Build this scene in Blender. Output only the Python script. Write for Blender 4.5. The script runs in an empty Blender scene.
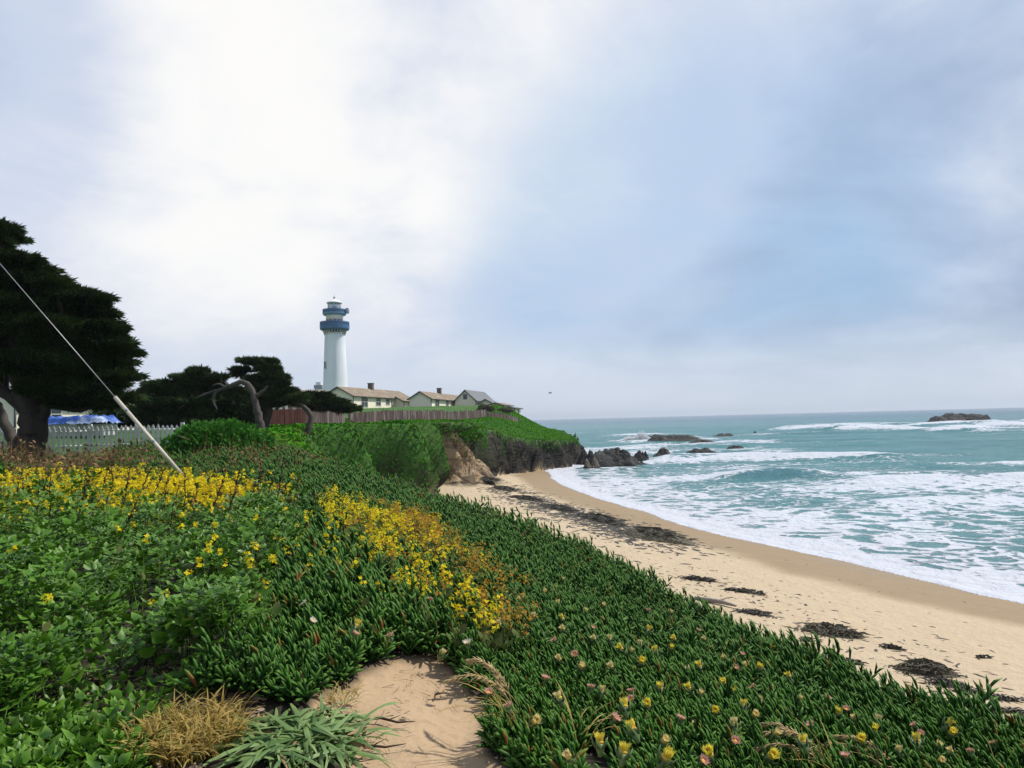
import bpy, bmesh, math, random
import numpy as np
from mathutils import Vector, Matrix

random.seed(7)
RNG = np.random.default_rng(11)
SC = bpy.context.scene
COL = SC.collection
R = math.radians

# ------------------------------------------------------------------ camera
EYE = Vector((0.0, 0.0, 7.0))
FPX = 700.0
PITCH, ROLL = R(2.95), R(1.5)
fwd = Vector((0, math.cos(PITCH), math.sin(PITCH)))
up0 = Vector((0, -math.sin(PITCH), math.cos(PITCH)))
rt0 = Vector((1, 0, 0))
rt = rt0 * math.cos(ROLL) - up0 * math.sin(ROLL)
up = up0 * math.cos(ROLL) + rt0 * math.sin(ROLL)
cd = bpy.data.cameras.new('camera')
cam = bpy.data.objects.new('camera', cd)
COL.objects.link(cam)
m3 = Matrix((rt, up, -fwd)).transposed()
cam.matrix_world = Matrix.Translation(EYE) @ m3.to_4x4()
cd.sensor_width = 36.0
cd.lens = 36.0 * FPX / 1024.0
cd.clip_start = 0.05
cd.clip_end = 40000
SC.camera = cam

# ------------------------------------------------------------------ sun, sky, exposure
SUN_EL, SUN_AZ = R(55), R(72)            # azimuth from +Y, negative = to the left
sdir = Vector((math.sin(SUN_AZ) * math.cos(SUN_EL), math.cos(SUN_AZ) * math.cos(SUN_EL), math.sin(SUN_EL)))
sl = bpy.data.lights.new('sun', 'SUN')
sl.energy = 5.0
sl.angle = R(1.5)
sl.color = (1.0, 0.955, 0.88)
so = bpy.data.objects.new('sun', sl)
COL.objects.link(so)
so.rotation_euler = (-sdir).to_track_quat('-Z', 'Y').to_euler()
so.location = (0, 0, 60)

world = bpy.data.worlds.new('World')
SC.world = world
world.use_nodes = True
SC.view_settings.view_transform = 'Standard'
SC.view_settings.look = 'None'
SC.view_settings.exposure = -0.08
SC.view_settings.gamma = 1.0
SC.render.engine = 'CYCLES'
SC.cycles.max_bounces = 6
SC.cycles.diffuse_bounces = 3
SC.cycles.transparent_max_bounces = 6
SC.cycles.use_denoising = True


class NT:
    """small helper for node trees"""
    def __init__(self, tree):
        self.t = tree

    def n(self, typ, **kw):
        nd = self.t.nodes.new(typ)
        ins = kw.pop('ins', {})
        for k, v in kw.items():
            setattr(nd, k, v)
        for k, v in ins.items():
            s = nd.inputs[k]
            if isinstance(v, bpy.types.NodeSocket):
                self.t.links.new(v, s)
            else:
                s.default_value = v
        return nd

    def math(self, op, a, b=0.0, c=0.0, clamp=False):
        nd = self.t.nodes.new('ShaderNodeMath')
        nd.operation = op
        nd.use_clamp = clamp
        for i, v in enumerate((a, b, c)):
            if isinstance(v, bpy.types.NodeSocket):
                self.t.links.new(v, nd.inputs[i])
            else:
                nd.inputs[i].default_value = v
        return nd.outputs[0]

    def mix(self, fac, a, b, typ='MIX'):
        nd = self.t.nodes.new('ShaderNodeMix')
        nd.data_type = 'RGBA'
        nd.blend_type = typ
        for i, v in ((0, fac), (6, a), (7, b)):
            if isinstance(v, bpy.types.NodeSocket):
                self.t.links.new(v, nd.inputs[i])
            elif i == 0:
                nd.inputs[0].default_value = v
            else:
                nd.inputs[i].default_value = (v[0], v[1], v[2], 1.0)
        return nd.outputs[2]

    def sstep(self, v, lo, hi):
        nd = self.t.nodes.new('ShaderNodeMapRange')
        nd.interpolation_type = 'SMOOTHSTEP'
        for i, q in ((0, v), (1, lo), (2, hi)):
            if isinstance(q, bpy.types.NodeSocket):
                self.t.links.new(q, nd.inputs[i])
            else:
                nd.inputs[i].default_value = q
        return nd.outputs[0]

    def attr(self, name):
        nd = self.t.nodes.new('ShaderNodeAttribute')
        nd.attribute_name = name
        return nd

    def noise(self, vec, scale, detail=4.0, rough=0.55, dist=0.0):
        nd = self.n('ShaderNodeTexNoise', ins={'Scale': scale, 'Detail': detail, 'Roughness': rough, 'Distortion': dist})
        if vec is not None:
            self.t.links.new(vec, nd.inputs['Vector'])
        return nd.outputs['Fac']


def build_world():
    t = NT(world.node_tree)
    for nd in list(world.node_tree.nodes):
        world.node_tree.nodes.remove(nd)
    sky = t.n('ShaderNodeTexSky', sky_type='NISHITA', sun_disc=False, sun_elevation=SUN_EL, sun_rotation=SUN_AZ,
              air_density=1.0, dust_density=2.0, ozone_density=1.5)
    tc = t.n('ShaderNodeTexCoord')
    d = tc.outputs['Generated']
    sx = t.n('ShaderNodeSeparateXYZ', ins={0: d})
    x, y, z = sx.outputs
    zz = t.math('ADD', t.math('MAXIMUM', z, 0.0), 0.34)
    px, py = t.math('DIVIDE', x, zz), t.math('DIVIDE', y, zz)
    pv = t.n('ShaderNodeCombineXYZ', ins={0: px, 1: py, 2: 3.7}).outputs[0]
    n1 = t.noise(pv, 1.15, 7.0, 0.55, 0.25)
    n2 = t.noise(pv, 2.4, 6.0, 0.6, 0.4)
    n3 = t.noise(pv, 0.42, 3.0, 0.5)
    # wide thin cloud, brighter towards a high point left of the view
    g = Vector((-0.25, 0.87, 0.42)).normalized()
    dg = t.n('ShaderNodeVectorMath', operation='DOT_PRODUCT', ins={0: d, 1: tuple(g)}).outputs['Value']
    glow = t.sstep(dg, 0.76, 0.990)
    # blue opening over the sea to the right of the tower
    b = Vector((0.24, 0.94, 0.21)).normalized()
    db = t.n('ShaderNodeVectorMath', operation='DOT_PRODUCT', ins={0: d, 1: tuple(b)}).outputs['Value']
    hole = t.math('MULTIPLY', t.sstep(db, 0.93, 0.985), t.sstep(z, 0.03, 0.15))
    grey = t.mix(t.sstep(n1, 0.35, 0.68), (0.30, 0.40, 0.58), (0.48, 0.59, 0.77))
    mid = t.mix(t.sstep(n2, 0.3, 0.7), (0.60, 0.68, 0.84), (0.77, 0.805, 0.90))
    gn = t.math('ADD', glow, t.math('MULTIPLY', t.math('SUBTRACT', n1, 0.5), 1.5))
    gn = t.math('ADD', gn, t.math('MULTIPLY', t.math('SUBTRACT', n2, 0.5), t.math('MULTIPLY', t.sstep(z, 0.10, 0.35), 0.9)))
    gn = t.math('SUBTRACT', gn, t.math('MULTIPLY', t.sstep(x, -0.36, -0.56), t.math('MULTIPLY', t.sstep(z, 0.12, 0.40), 0.55)))
    c = t.mix(t.sstep(gn, -0.10, 0.46), grey, mid)
    c = t.mix(t.sstep(gn, 0.62, 1.30), c, (1.03, 1.015, 0.985))
    # unseen sky behind the viewer is set dimmer to cut the fill light
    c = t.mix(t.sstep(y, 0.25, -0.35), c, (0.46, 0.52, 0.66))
    # sky overhead, above the view, also greyed down to weaken the ambient light
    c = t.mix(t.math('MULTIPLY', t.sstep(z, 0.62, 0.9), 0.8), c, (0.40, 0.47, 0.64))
    hn = t.math('MULTIPLY', hole, t.math('ADD', 0.6, t.math('MULTIPLY', t.sstep(n3, 0.30, 0.55), 0.4)))
    hn = t.math('MULTIPLY', hn, t.math('ADD', 0.45, t.math('MULTIPLY', t.sstep(n2, 0.34, 0.60), 0.55)))
    skyc = t.mix(1.0, sky.outputs[0], (0.10, 0.10, 0.10), 'MULTIPLY')
    blue = t.mix(0.08, t.mix(0.2, (0.34, 0.57, 0.86), skyc), c)
    c = t.mix(hn, c, blue)
    # pale sea haze along the horizon
    hz = t.sstep(z, 0.15, 0.0)
    c = t.mix(t.math('MULTIPLY', hz, 0.80), c, (0.67, 0.745, 0.855))
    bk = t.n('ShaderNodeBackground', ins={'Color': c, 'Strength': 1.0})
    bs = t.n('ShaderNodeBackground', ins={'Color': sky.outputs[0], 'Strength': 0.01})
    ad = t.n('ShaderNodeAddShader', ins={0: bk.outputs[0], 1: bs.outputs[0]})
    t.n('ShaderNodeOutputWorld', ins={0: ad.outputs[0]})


build_world()

# ------------------------------------------------------------------ numeric helpers


def px_ray(px, py):
    d = fwd * FPX + rt * (px - 512.0) + up * (384.0 - py)
    return d / d.y


def at(px, py, Y):
    """world point at distance Y along the view axis seen at that place of the photograph"""
    return EYE + px_ray(px, py) * Y


def hash2(ix, iy, seed):
    h = (ix.astype(np.int64) * 374761393 + iy.astype(np.int64) * 668265263 + seed * 974711) & 0x7fffffff
    h = ((h ^ (h >> 13)) * 1274126177) & 0x7fffffff
    h = h ^ (h >> 16)
    return (h & 0xffff) / 65535.0


def vnoise(x, y, seed=0):
    x = np.asarray(x, float); y = np.asarray(y, float)
    ix = np.floor(x); iy = np.floor(y)
    fx = x - ix; fy = y - iy
    ux = fx * fx * (3 - 2 * fx); uy = fy * fy * (3 - 2 * fy)
    a = hash2(ix, iy, seed); b = hash2(ix + 1, iy, seed)
    c = hash2(ix, iy + 1, seed); d = hash2(ix + 1, iy + 1, seed)
    return (a * (1 - ux) + b * ux) * (1 - uy) + (c * (1 - ux) + d * ux) * uy


def fbm(x, y, seed=0, octv=4, gain=0.5):
    s = 0; a = 1.0; tot = 0
    for i in range(octv):
        s = s + a * vnoise(x * 2 ** i + 17.3 * i, y * 2 ** i - 9.1 * i, seed + i)
        tot += a; a *= gain
    return s / tot          # 0..1


def sst(v, lo, hi):
    t = np.clip((v - lo) / (hi - lo), 0, 1)
    return t * t * (3 - 2 * t)


def poly_dist(x, y, P):
    """distance to a polyline and the (fractional) index of the nearest point"""
    best = np.full(x.shape, 1e18); par = np.zeros(x.shape)
    for i in range(len(P) - 1):
        ax, ay = P[i][:2]; bx, by = P[i + 1][:2]
        dx, dy = bx - ax, by - ay
        t = np.clip(((x - ax) * dx + (y - ay) * dy) / (dx * dx + dy * dy), 0, 1)
        d2 = (x - ax - t * dx) ** 2 + (y - ay - t * dy) ** 2
        m = d2 < best
        best = np.where(m, d2, best); par = np.where(m, i + t, par)
    return np.sqrt(best), par


def in_poly(x, y, P):
    ins = np.zeros(x.shape, bool)
    n = len(P)
    for i in range(n):
        ax, ay = P[i][:2]; bx, by = P[(i + 1) % n][:2]
        if ay == by:
            continue
        c = ((ay > y) != (by > y)) & (x < (bx - ax) * (y - ay) / (by - ay) + ax)
        ins ^= c
    return ins


# brow of the bluff: x, y, height of the brow, width of the drop, how far inland the ground bends down, roughness
BROW = [
    (17, -22, 4.2, 4, 5, .2), (7, -3, 4.4, 4, 5, .2), (4.5, 2, 4.55, 4, 5, .2), (3.3, 4.6, 4.6, 3.6, 4.5, .2),
    (2.45, 6.2, 4.62, 3.5, 4.5, .2), (1.35, 10.3, 4.62, 3.4, 5, .25), (-0.8, 17.5, 4.62, 3.2, 5, .3),
    (-3.7, 23.7, 4.62, 3.0, 5, .3), (-7.6, 28.5, 5.4, 3.0, 4, .5), (-10.2, 33, 6.1, 3.2, 3, .9),
    (-12.6, 39.5, 6.75, 3.2, 3, 1.2), (-15.0, 46, 6.9, 3.4, 3, 1.6), (-15.0, 52, 7.0, 3.6, 3, 3.6),
    (-13.4, 60, 7.0, 3.6, 3, 3.6), (-11.2, 66, 7.0, 3.4, 3, 3.4), (-8.0, 73, 7.0, 2.8, 3, 2.6),
    (-4.0, 81, 6.1, 2.0, 5, 1.4), (0, 89, 4.8, 1.4, 9, 1.2), (4, 97, 4.1, 1.2, 11, 1.0), (7.2, 103, 4.0, 1.1, 14, 1.0),
    (9.3, 108.5, 3.6, 1.3, 15, 1.0), (10.2, 116, 3.3, 1.6, 15, 1.0), (10.6, 128, 3.6, 2, 15, 1.0), (10.2, 145, 4.4, 2, 15, 1.0),
    (6, 168, 5.5, 2.5, 12, 1.0), (-8, 215, 6, 3, 12, 1.0), (-45, 330, 6, 3, 12, 1.0), (-250, 700, 6, 3, 12, 1.0)]
LAND = [b[:2] for b in BROW] + [(-3000, 700), (-3000, -22)]
WATER = [(60, -22), (42, 0), (30, 12), (18.8, 25.4), (16.8, 30), (14.9, 36), (12.7, 42.4), (10.0, 54), (7.6, 66), (6.0, 80), (5.4, 90),
         (5.6, 97), (8.2, 104), (10.6, 109), (11.8, 116), (12.4, 128), (12.0, 145), (7, 169), (-7, 217), (-44, 333), (-249, 705)]
SHORE = WATER + [(-3000, 705), (-3000, -22)]
BP = np.array(BROW)
ARC = np.concatenate([[0], np.cumsum(np.hypot(np.diff(BP[:, 0]), np.diff(BP[:, 1])))])


def beach_z(x, y):
    d, par = poly_dist(x, y, WATER)
    ins = in_poly(x, y, SHORE)
    n = (fbm(x * 0.12, y * 0.12, 5, 3) - 0.5) * 0.9
    dd = np.where(ins, d, -d)
    dd2 = dd + n * sst(d, 0, 4)
    land = 1.75 * (1 - np.exp(-np.maximum(dd2, 0) * 0.07))
    land = land + 0.05 * (fbm(x * 0.6, y * 0.6, 31, 3) - 0.5) * sst(dd, 4, 9)
    sea = -np.minimum(-np.minimum(dd2, 0) * 0.07, 2.0) - 0.02
    return np.where(dd2 > 0, land, sea), dd


def plateau(x, y):
    z = np.interp(y, [-30, 0, 10, 25, 35, 55, 100, 118, 142, 170, 300], [5.3, 5.4, 5.45, 6.1, 6.75, 6.9, 7.25, 8.3, 10.2, 10.5, 10.5])
    z = z + (fbm(x * 0.15, y * 0.15, 3, 3) - 0.5) * 0.5 * sst(y, 8, 30)
    z = z + (fbm(x * 0.9, y * 0.9, 13, 3) - 0.5) * 0.14
    return z


def terrain(x, y, full=False):
    x = np.asarray(x, float); y = np.asarray(y, float)
    d, par = poly_dist(x, y, BROW)
    ins = in_poly(x, y, LAND)
    s = np.where(ins, -d, d)
    idx = np.arange(len(BROW))
    zb = np.interp(par, idx, BP[:, 2]); w = np.interp(par, idx, BP[:, 3])
    bw = np.interp(par, idx, BP[:, 4]); rg = np.interp(par, idx, BP[:, 5])
    rock = sst(par, 14.3, 16.5)
    arc = np.interp(par, idx, ARC) + (vnoise(x * 0.25, y * 0.25, 47) - 0.5) * 3.0
    qf = arc * 0.16 + 0.25 * np.sin(arc * 0.5)
    fold = np.sqrt(np.abs(qf - np.round(qf)) * 2) * 1.9 - 1.4 + (vnoise(arc * 0.62, s * 0.08, 43) - 0.5) * 0.9
    crag = (fbm(arc * 0.20, s * 0.2, 51, 5, 0.62) - 0.5) * 4.0
    s2 = s - rg * ((fold + 0.7) * (1 - rock) * sst(par, 10.3, 12.0) + crag * rock * 0.8) * sst(-s, 4, 0)
    bz, dw = beach_z(x, y)
    pl = plateau(x, y)
    top = zb + (pl - zb) * sst(-s2, 0, bw)
    t = np.clip(s2 / w, 0, 1)
    prof = t * t * (3 - 2 * t)
    low = bz + (zb - bz) * (1 - prof)
    h = np.where(s2 < 0, top, np.maximum(low, bz))
    # shelves and knobs on the exposed rock
    expo = sst(t, 0.04, 0.2) * sst(t, 1.0, 0.85) * rock
    h = h + expo * (np.abs(fbm(x * 0.55, y * 0.55, 61, 5, 0.6) - 0.5) * 4.4 - 0.5)
    tan = np.exp(-(((x + 7.0) / 4.6) ** 2 + ((y - 69.8) / 5.6) ** 2)) * sst(s2, 0.4, 1.6) * (0.45 + 1.1 * fbm(x * 0.45, y * 0.45, 73, 3))
    h = h + tan * (np.abs(fbm(x * 0.5, y * 0.5, 71, 4, 0.6) - 0.5) * 5.0 + 0.6) * 1.0
    # the trodden path is a little lower than the mats
    if full:
        return h, s2, t, par, dw, rock, tan
    return h


def mat_lobe(x, y, s, t, par, shift=0.0):
    """how far the hanging mats bulge out in rounded lobes with narrow gullies between them"""
    arc = np.interp(par, np.arange(len(BROW)), ARC) + (vnoise(x * 0.25, y * 0.25, 47) - 0.5) * 1.2 + shift
    q = arc * 0.21 + 0.3 * np.sin(arc * 0.37)
    L = np.sqrt(np.clip(np.abs(q - np.round(q)) * 2, 0, 1)) * (0.75 + 0.5 * vnoise(np.round(q) * 3.1, q * 0 + 2.0, 49))
    q2 = arc * 0.55
    L = L + 0.22 * np.sqrt(np.abs(q2 - np.round(q2)) * 2)
    zone = sst(par, 10.2, 11.6) * (1 - sst(par, 14.6, 17.0))
    return 2.6 * L * zone * sst(s, -1.2, 0.8) * (1 - sst(t, .62, 1.0))


def gz(x, y):
    return float(terrain(np.array([x]), np.array([y]))[0])


def ground_hit(px, py, lift=0.0):
    r = px_ray(px, py)
    Y = np.concatenate([np.linspace(1.0, 30, 1500), np.linspace(30, 200, 1500)])
    X = r.x * Y; Z = EYE.z + r.z * Y
    hit = Z < terrain(X, Y) + lift
    i = int(np.argmax(hit))
    return Vector((X[i], Y[i], Z[i] - lift))


def np_mesh(name, verts, faces, mat, parent=None, smooth=True, attrs=None, link=True):
    """verts (n,3); faces (m,3) or (m,4) int array; attrs {name: per-vertex floats}"""
    me = bpy.data.meshes.new(name)
    verts = np.ascontiguousarray(verts, dtype=np.float32)
    faces = np.ascontiguousarray(faces, dtype=np.int32)
    k = faces.shape[1]
    me.vertices.add(len(verts)); me.vertices.foreach_set('co', verts.ravel())
    me.loops.add(faces.size); me.loops.foreach_set('vertex_index', faces.ravel())
    me.polygons.add(len(faces))
    me.polygons.foreach_set('loop_start', np.arange(0, faces.size, k, dtype=np.int32))
    me.polygons.foreach_set('loop_total', np.full(len(faces), k, dtype=np.int32))
    me.polygons.foreach_set('use_smooth', np.full(len(faces), smooth, dtype=bool))
    for an, av in (attrs or {}).items():
        a = me.attributes.new(an, 'FLOAT', 'POINT')
        a.data.foreach_set('value', np.ascontiguousarray(av, dtype=np.float32))
    me.update(calc_edges=True)
    if mat is not None:
        me.materials.append(mat)
    o = bpy.data.objects.new(name, me)
    if link:
        COL.objects.link(o)
    if parent is not None:
        o.parent = parent
    return o


def frames_from(dirs, roll):
    """rotation matrices (N,3,3) whose local Z is dirs, spun by roll"""
    d = dirs / np.linalg.norm(dirs, axis=1, keepdims=True)
    ref = np.where(np.abs(d[:, 2:3]) < 0.9, np.array([[0, 0, 1.0]]), np.array([[1.0, 0, 0]]))
    x = np.cross(ref, d); x /= np.linalg.norm(x, axis=1, keepdims=True)
    y = np.cross(d, x)
    c, s = np.cos(roll)[:, None], np.sin(roll)[:, None]
    x2 = x * c + y * s; y2 = y * c - x * s
    return np.stack([x2, y2, d], axis=2)


def stamp(tv, tf, pos, rot, scale, rnd, tip=None):
    """copies of a template mesh: returns verts, faces, attrs"""
    n, k = len(pos), len(tv)
    if np.ndim(scale) == 1:
        scale = np.repeat(scale[:, None], 3, axis=1)
    v = np.einsum('nij,nkj->nki', rot, tv[None] * scale[:, None, :]) + pos[:, None, :]
    f = (tf[None] + (np.arange(n) * k)[:, None, None]).reshape(-1, tf.shape[1])
    at_ = {'rnd': np.repeat(rnd, k), 'tip': np.tile(tip if tip is not None else np.zeros(k), n)}
    return v.reshape(-1, 3), f, at_


def join(parts):
    V, F, A, off = [], [], {}, 0
    for v, f, a in parts:
        V.append(v); F.append(f + off); off += len(v)
        for k_ in a:
            A.setdefault(k_, []).append(a[k_])
    return np.concatenate(V), np.concatenate(F), {k_: np.concatenate(x) for k_, x in A.items()}


def tag(o, label=None, cat=None, group=None, kind=None):
    if label: o['label'] = label
    if cat: o['category'] = cat
    if group: o['group'] = group
    if kind: o['kind'] = kind
    return o


def thing(name, label, cat, loc=(0, 0, 0), rz=0.0, group=None):
    o = bpy.data.objects.new(name, None)
    COL.objects.link(o)
    o.location = loc; o.rotation_euler = (0, 0, rz)
    o.empty_display_size = 0.2
    return tag(o, label, cat, group)


def dup(root, loc, rz, scale=1.0, label=None):
    r = root.copy(); COL.objects.link(r)
    r.location = loc; r.rotation_euler = rz if isinstance(rz, tuple) else (0, 0, rz)
    r.scale = (scale,) * 3
    if label: r['label'] = label
    for ch in list(root.children):
        c = ch.copy(); COL.objects.link(c); c.parent = r
        for g in ch.children:
            e = g.copy(); COL.objects.link(e); e.parent = c
    return r


class MB:
    """collects simple solids in one bmesh"""
    def __init__(self):
        self.b = bmesh.new()

    def box(self, c, s, rz=0.0, ry=0.0, rx=0.0):
        m = Matrix.Translation(c) @ Matrix.Rotation(rz, 4, 'Z') @ Matrix.Rotation(ry, 4, 'Y') @ Matrix.Rotation(rx, 4, 'X') @ Matrix.Diagonal((s[0], s[1], s[2], 1))
        bmesh.ops.create_cube(self.b, size=1.0, matrix=m)
        return self

    def tube(self, pts, rad, seg=8, cap=True):
        rings = []
        n = len(pts)
        pts = [Vector(p) for p in pts]
        nx = None
        for i, p in enumerate(pts):
            d = (pts[min(i + 1, n - 1)] - pts[max(i - 1, 0)]).normalized()
            if nx is None:
                nx = d.orthogonal().normalized()
            nx = (nx - d * nx.dot(d)).normalized()
            ny = d.cross(nx)
            r = rad[i] if hasattr(rad, '__len__') else rad
            rings.append([self.b.verts.new(p + (nx * math.cos(a) + ny * math.sin(a)) * r) for a in [2 * math.pi * k / seg for k in range(seg)]])
        for a, b_ in zip(rings[:-1], rings[1:]):
            for k in range(seg):
                f = self.b.faces.new((a[k], a[(k + 1) % seg], b_[(k + 1) % seg], b_[k])); f.smooth = True
        if cap:
            self.b.faces.new(list(reversed(rings[0]))); self.b.faces.new(rings[-1])
        return self

    def lathe(self, prof, seg=48, c=(0, 0)):
        rings = []
        for r, z in prof:
            if r < 1e-6:
                rings.append([self.b.verts.new((c[0], c[1], z))])
            else:
                rings.append([self.b.verts.new((c[0] + r * math.cos(2 * math.pi * k / seg), c[1] + r * math.sin(2 * math.pi * k / seg), z)) for k in range(seg)])
        for a, b_ in zip(rings[:-1], rings[1:]):
            for k in range(seg):
                k2 = (k + 1) % seg
                if len(a) == 1 and len(b_) == 1: continue
                if len(a) == 1: vs = (a[0], b_[k2], b_[k])
                elif len(b_) == 1: vs = (a[k], a[k2], b_[0])
                else: vs = (a[k], a[k2], b_[k2], b_[k])
                self.b.faces.new(vs)
        return self

    def poly(self, vs):
        self.b.faces.new([self.b.verts.new(v) for v in vs])
        return self

    def solid(self, foot, top):
        """closed prism between two rings of equal length"""
        a = [self.b.verts.new(v) for v in foot]; b_ = [self.b.verts.new(v) for v in top]
        n = len(a)
        self.b.faces.new(list(reversed(a))); self.b.faces.new(b_)
        for k in range(n):
            self.b.faces.new((a[k], a[(k + 1) % n], b_[(k + 1) % n], b_[k]))
        return self

    def build(self, name, mat, parent=None, smooth=None, bevel=0.0):
        if bevel:
            bmesh.ops.bevel(self.b, geom=list(self.b.edges), offset=bevel, segments=1, affect='EDGES')
        bmesh.ops.recalc_face_normals(self.b, faces=self.b.faces)
        if smooth is not None:
            for f in self.b.faces: f.smooth = smooth
        me = bpy.data.meshes.new(name)
        self.b.to_mesh(me); self.b.free()
        if mat is not None: me.materials.append(mat)
        o = bpy.data.objects.new(name, me)
        COL.objects.link(o)
        if parent is not None: o.parent = parent
        return o


# ------------------------------------------------------------------ materials
def new_mat(name):
    m = bpy.data.materials.new(name)
    m.use_nodes = True
    for nd in list(m.node_tree.nodes): m.node_tree.nodes.remove(nd)
    return m, NT(m.node_tree)


def finish(t, bsdf, disp=None):
    t.n('ShaderNodeOutputMaterial', ins={0: bsdf})


def plain(name, col, rough=0.7, var=0.25, scale=6.0, bump=0.0, bscale=40.0, col2=None, metal=0.0, spec=0.4, stretch=None):
    """one real surface colour, mottled, optionally with a second weathered colour in blotches"""
    m, t = new_mat(name)
    tc = t.n('ShaderNodeTexCoord').outputs['Object']
    if stretch:
        tc = t.n('ShaderNodeMapping', ins={0: tc, 3: stretch}).outputs[0]
    n = t.noise(tc, scale, 5.0, 0.6)
    dark = tuple(c * (1 - var) for c in col)
    c = t.mix(t.sstep(n, 0.3, 0.7), dark, col)
    if col2:
        n2 = t.noise(tc, scale * 0.45, 6.0, 0.65)
        c = t.mix(t.sstep(n2, 0.48, 0.66), c, col2)
    b = t.n('ShaderNodeBsdfPrincipled', ins={'Base Color': c, 'Roughness': rough, 'Metallic': metal, 'Specular IOR Level': spec})
    if bump:
        bn = t.n('ShaderNodeBump', ins={'Strength': bump, 'Distance': 0.02, 'Height': t.noise(tc, bscale, 6.0, 0.6)})
        t.t.links.new(bn.outputs[0], b.inputs['Normal'])
    finish(t, b.outputs[0])
    return m


def leafmat(name, ca, cb, tipc, trans=0.3, rough=0.45, spec=0.35, tip_lo=0.4, tip_hi=1.0, third=None, lowcol=None):
    """leaf: colour varies leaf by leaf (attribute rnd) and along the leaf (attribute tip)"""
    m, t = new_mat(name)
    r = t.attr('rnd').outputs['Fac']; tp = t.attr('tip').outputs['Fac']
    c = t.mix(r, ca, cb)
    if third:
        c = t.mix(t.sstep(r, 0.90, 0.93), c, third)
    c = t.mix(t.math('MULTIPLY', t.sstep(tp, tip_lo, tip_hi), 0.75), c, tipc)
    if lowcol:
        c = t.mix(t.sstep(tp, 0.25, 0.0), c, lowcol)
    b = t.n('ShaderNodeBsdfPrincipled', ins={'Base Color': c, 'Roughness': rough + 0.1, 'Specular IOR Level': spec * 0.32})
    tr = t.n('ShaderNodeBsdfTranslucent', ins={0: t.mix(0.5, c, t.mix(1.0, c, (1.2, 1.3, 0.5), 'MULTIPLY'))})
    mx = t.n('ShaderNodeMixShader', ins={0: trans, 1: b.outputs[0], 2: tr.outputs[0]})
    finish(t, mx.outputs[0])
    return m


M = {}
M['white_paint'] = plain('white_paint', (0.74, 0.75, 0.74), 0.6, 0.08, 0.35, col2=(0.64, 0.65, 0.63))
M['tower_white'] = plain('tower_white', (0.80, 0.83, 0.88), 0.7, 0.05, 0.6, bump=0.15, bscale=3.0, col2=(0.70, 0.72, 0.75), stretch=(1.6, 1.6, .12))
M['cream'] = plain('cream_stucco', (0.88, 0.80, 0.65), 0.8, 0.05, 0.8)
M['cream_dim'] = plain('cream_corbel', (0.55, 0.52, 0.43), 0.8, 0.12, 0.8)
M['blue_paint'] = plain('blue_gallery_paint', (0.055, 0.155, 0.31), 0.55, 0.25, 1.5)
M['blue_light'] = plain('light_blue_paint', (0.16, 0.30, 0.45), 0.5, 0.2, 1.5)
M['grey_metal'] = plain('grey_metal', (0.30, 0.33, 0.36), 0.45, 0.2, 2.0, metal=0.3)
M['watch_grey'] = plain('watch_room_grey', (0.20, 0.21, 0.23), 0.7, 0.3, 2.0)
M['roof_brown'] = plain('brown_shingle_roof', (0.235, 0.18, 0.125), 0.85, 0.3, 1.2, bump=0.5, bscale=8.0, col2=(0.30, 0.245, 0.175))
M['roof_grey'] = plain('grey_shingle_roof', (0.17, 0.18, 0.19), 0.85, 0.25, 1.2, bump=0.5, bscale=8.0)
M['chimney'] = plain('chimney_brick', (0.13, 0.10, 0.09), 0.9, 0.3, 4.0)
M['trim_dark'] = plain('dark_trim', (0.06, 0.065, 0.07), 0.6, 0.2, 3.0)
M['trim_white'] = plain('white_trim', (0.62, 0.62, 0.58), 0.6, 0.1, 3.0)
M['board_grey'] = plain('weathered_boards', (0.115, 0.075, 0.064), 0.9, 0.6, 1.8, bump=0.4, bscale=12, col2=(0.25, 0.215, 0.20), stretch=(3, 3, 0.35))
M['board_red'] = plain('red_stained_boards', (0.085, 0.026, 0.020), 0.85, 0.45, 2.5, col2=(0.12, 0.044, 0.034), stretch=(3, 3, .4))
M['board_post'] = plain('weathered_post', (0.26, 0.21, 0.18), 0.9, 0.4, 2.5)
M['picket'] = plain('picket_paint', (0.80, 0.80, 0.78), 0.7, 0.10, 2.0, col2=(0.66, 0.66, 0.64))
M['bark'] = plain('cypress_bark', (0.055, 0.044, 0.036), 0.95, 0.55, 3.0, bump=0.9, bscale=9.0, stretch=(1, 1, .3))
M['bark_bare'] = plain('bleached_bark', (0.085, 0.074, 0.064), 0.95, 0.45, 2.5, bump=0.8, bscale=9.0)
M['twig'] = plain('dry_twig', (0.20, 0.13, 0.08), 0.9, 0.4, 20.0)
M['dark_twig'] = plain('dark_dry_twig', (0.045, 0.026, 0.016), 0.9, 0.4, 20.0)
M['kelp'] = plain('kelp', (0.035, 0.028, 0.018), 0.55, 0.5, 8.0, bump=0.8, bscale=20, col2=(0.07, 0.06, 0.035))
M['kelp_dry'] = plain('dry_kelp', (0.13, 0.115, 0.075), 0.8, 0.5, 5.0, bump=0.8, bscale=18, col2=(0.05, 0.042, 0.028))
M['wood'] = plain('driftwood', (0.33, 0.29, 0.25), 0.9, 0.35, 5.0, bump=0.6, bscale=15)
M['guard'] = plain('pale_guard_tube', (0.50, 0.47, 0.38), 0.5, 0.15, 4.0)
M['wire'] = plain('steel_wire', (0.40, 0.41, 0.42), 0.4, 0.1, 4.0, metal=0.5)
M['tarp'] = plain('blue_tarp', (0.025, 0.10, 0.42), 0.45, 0.4, 1.4, col2=(0.42, 0.50, 0.62))
M['pale_load'] = plain('pale_load', (0.55, 0.53, 0.50), 0.8, 0.2, 2.0)
M['feather'] = plain('gull_feather', (0.10, 0.10, 0.11), 0.7, 0.2, 9.0)
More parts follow.
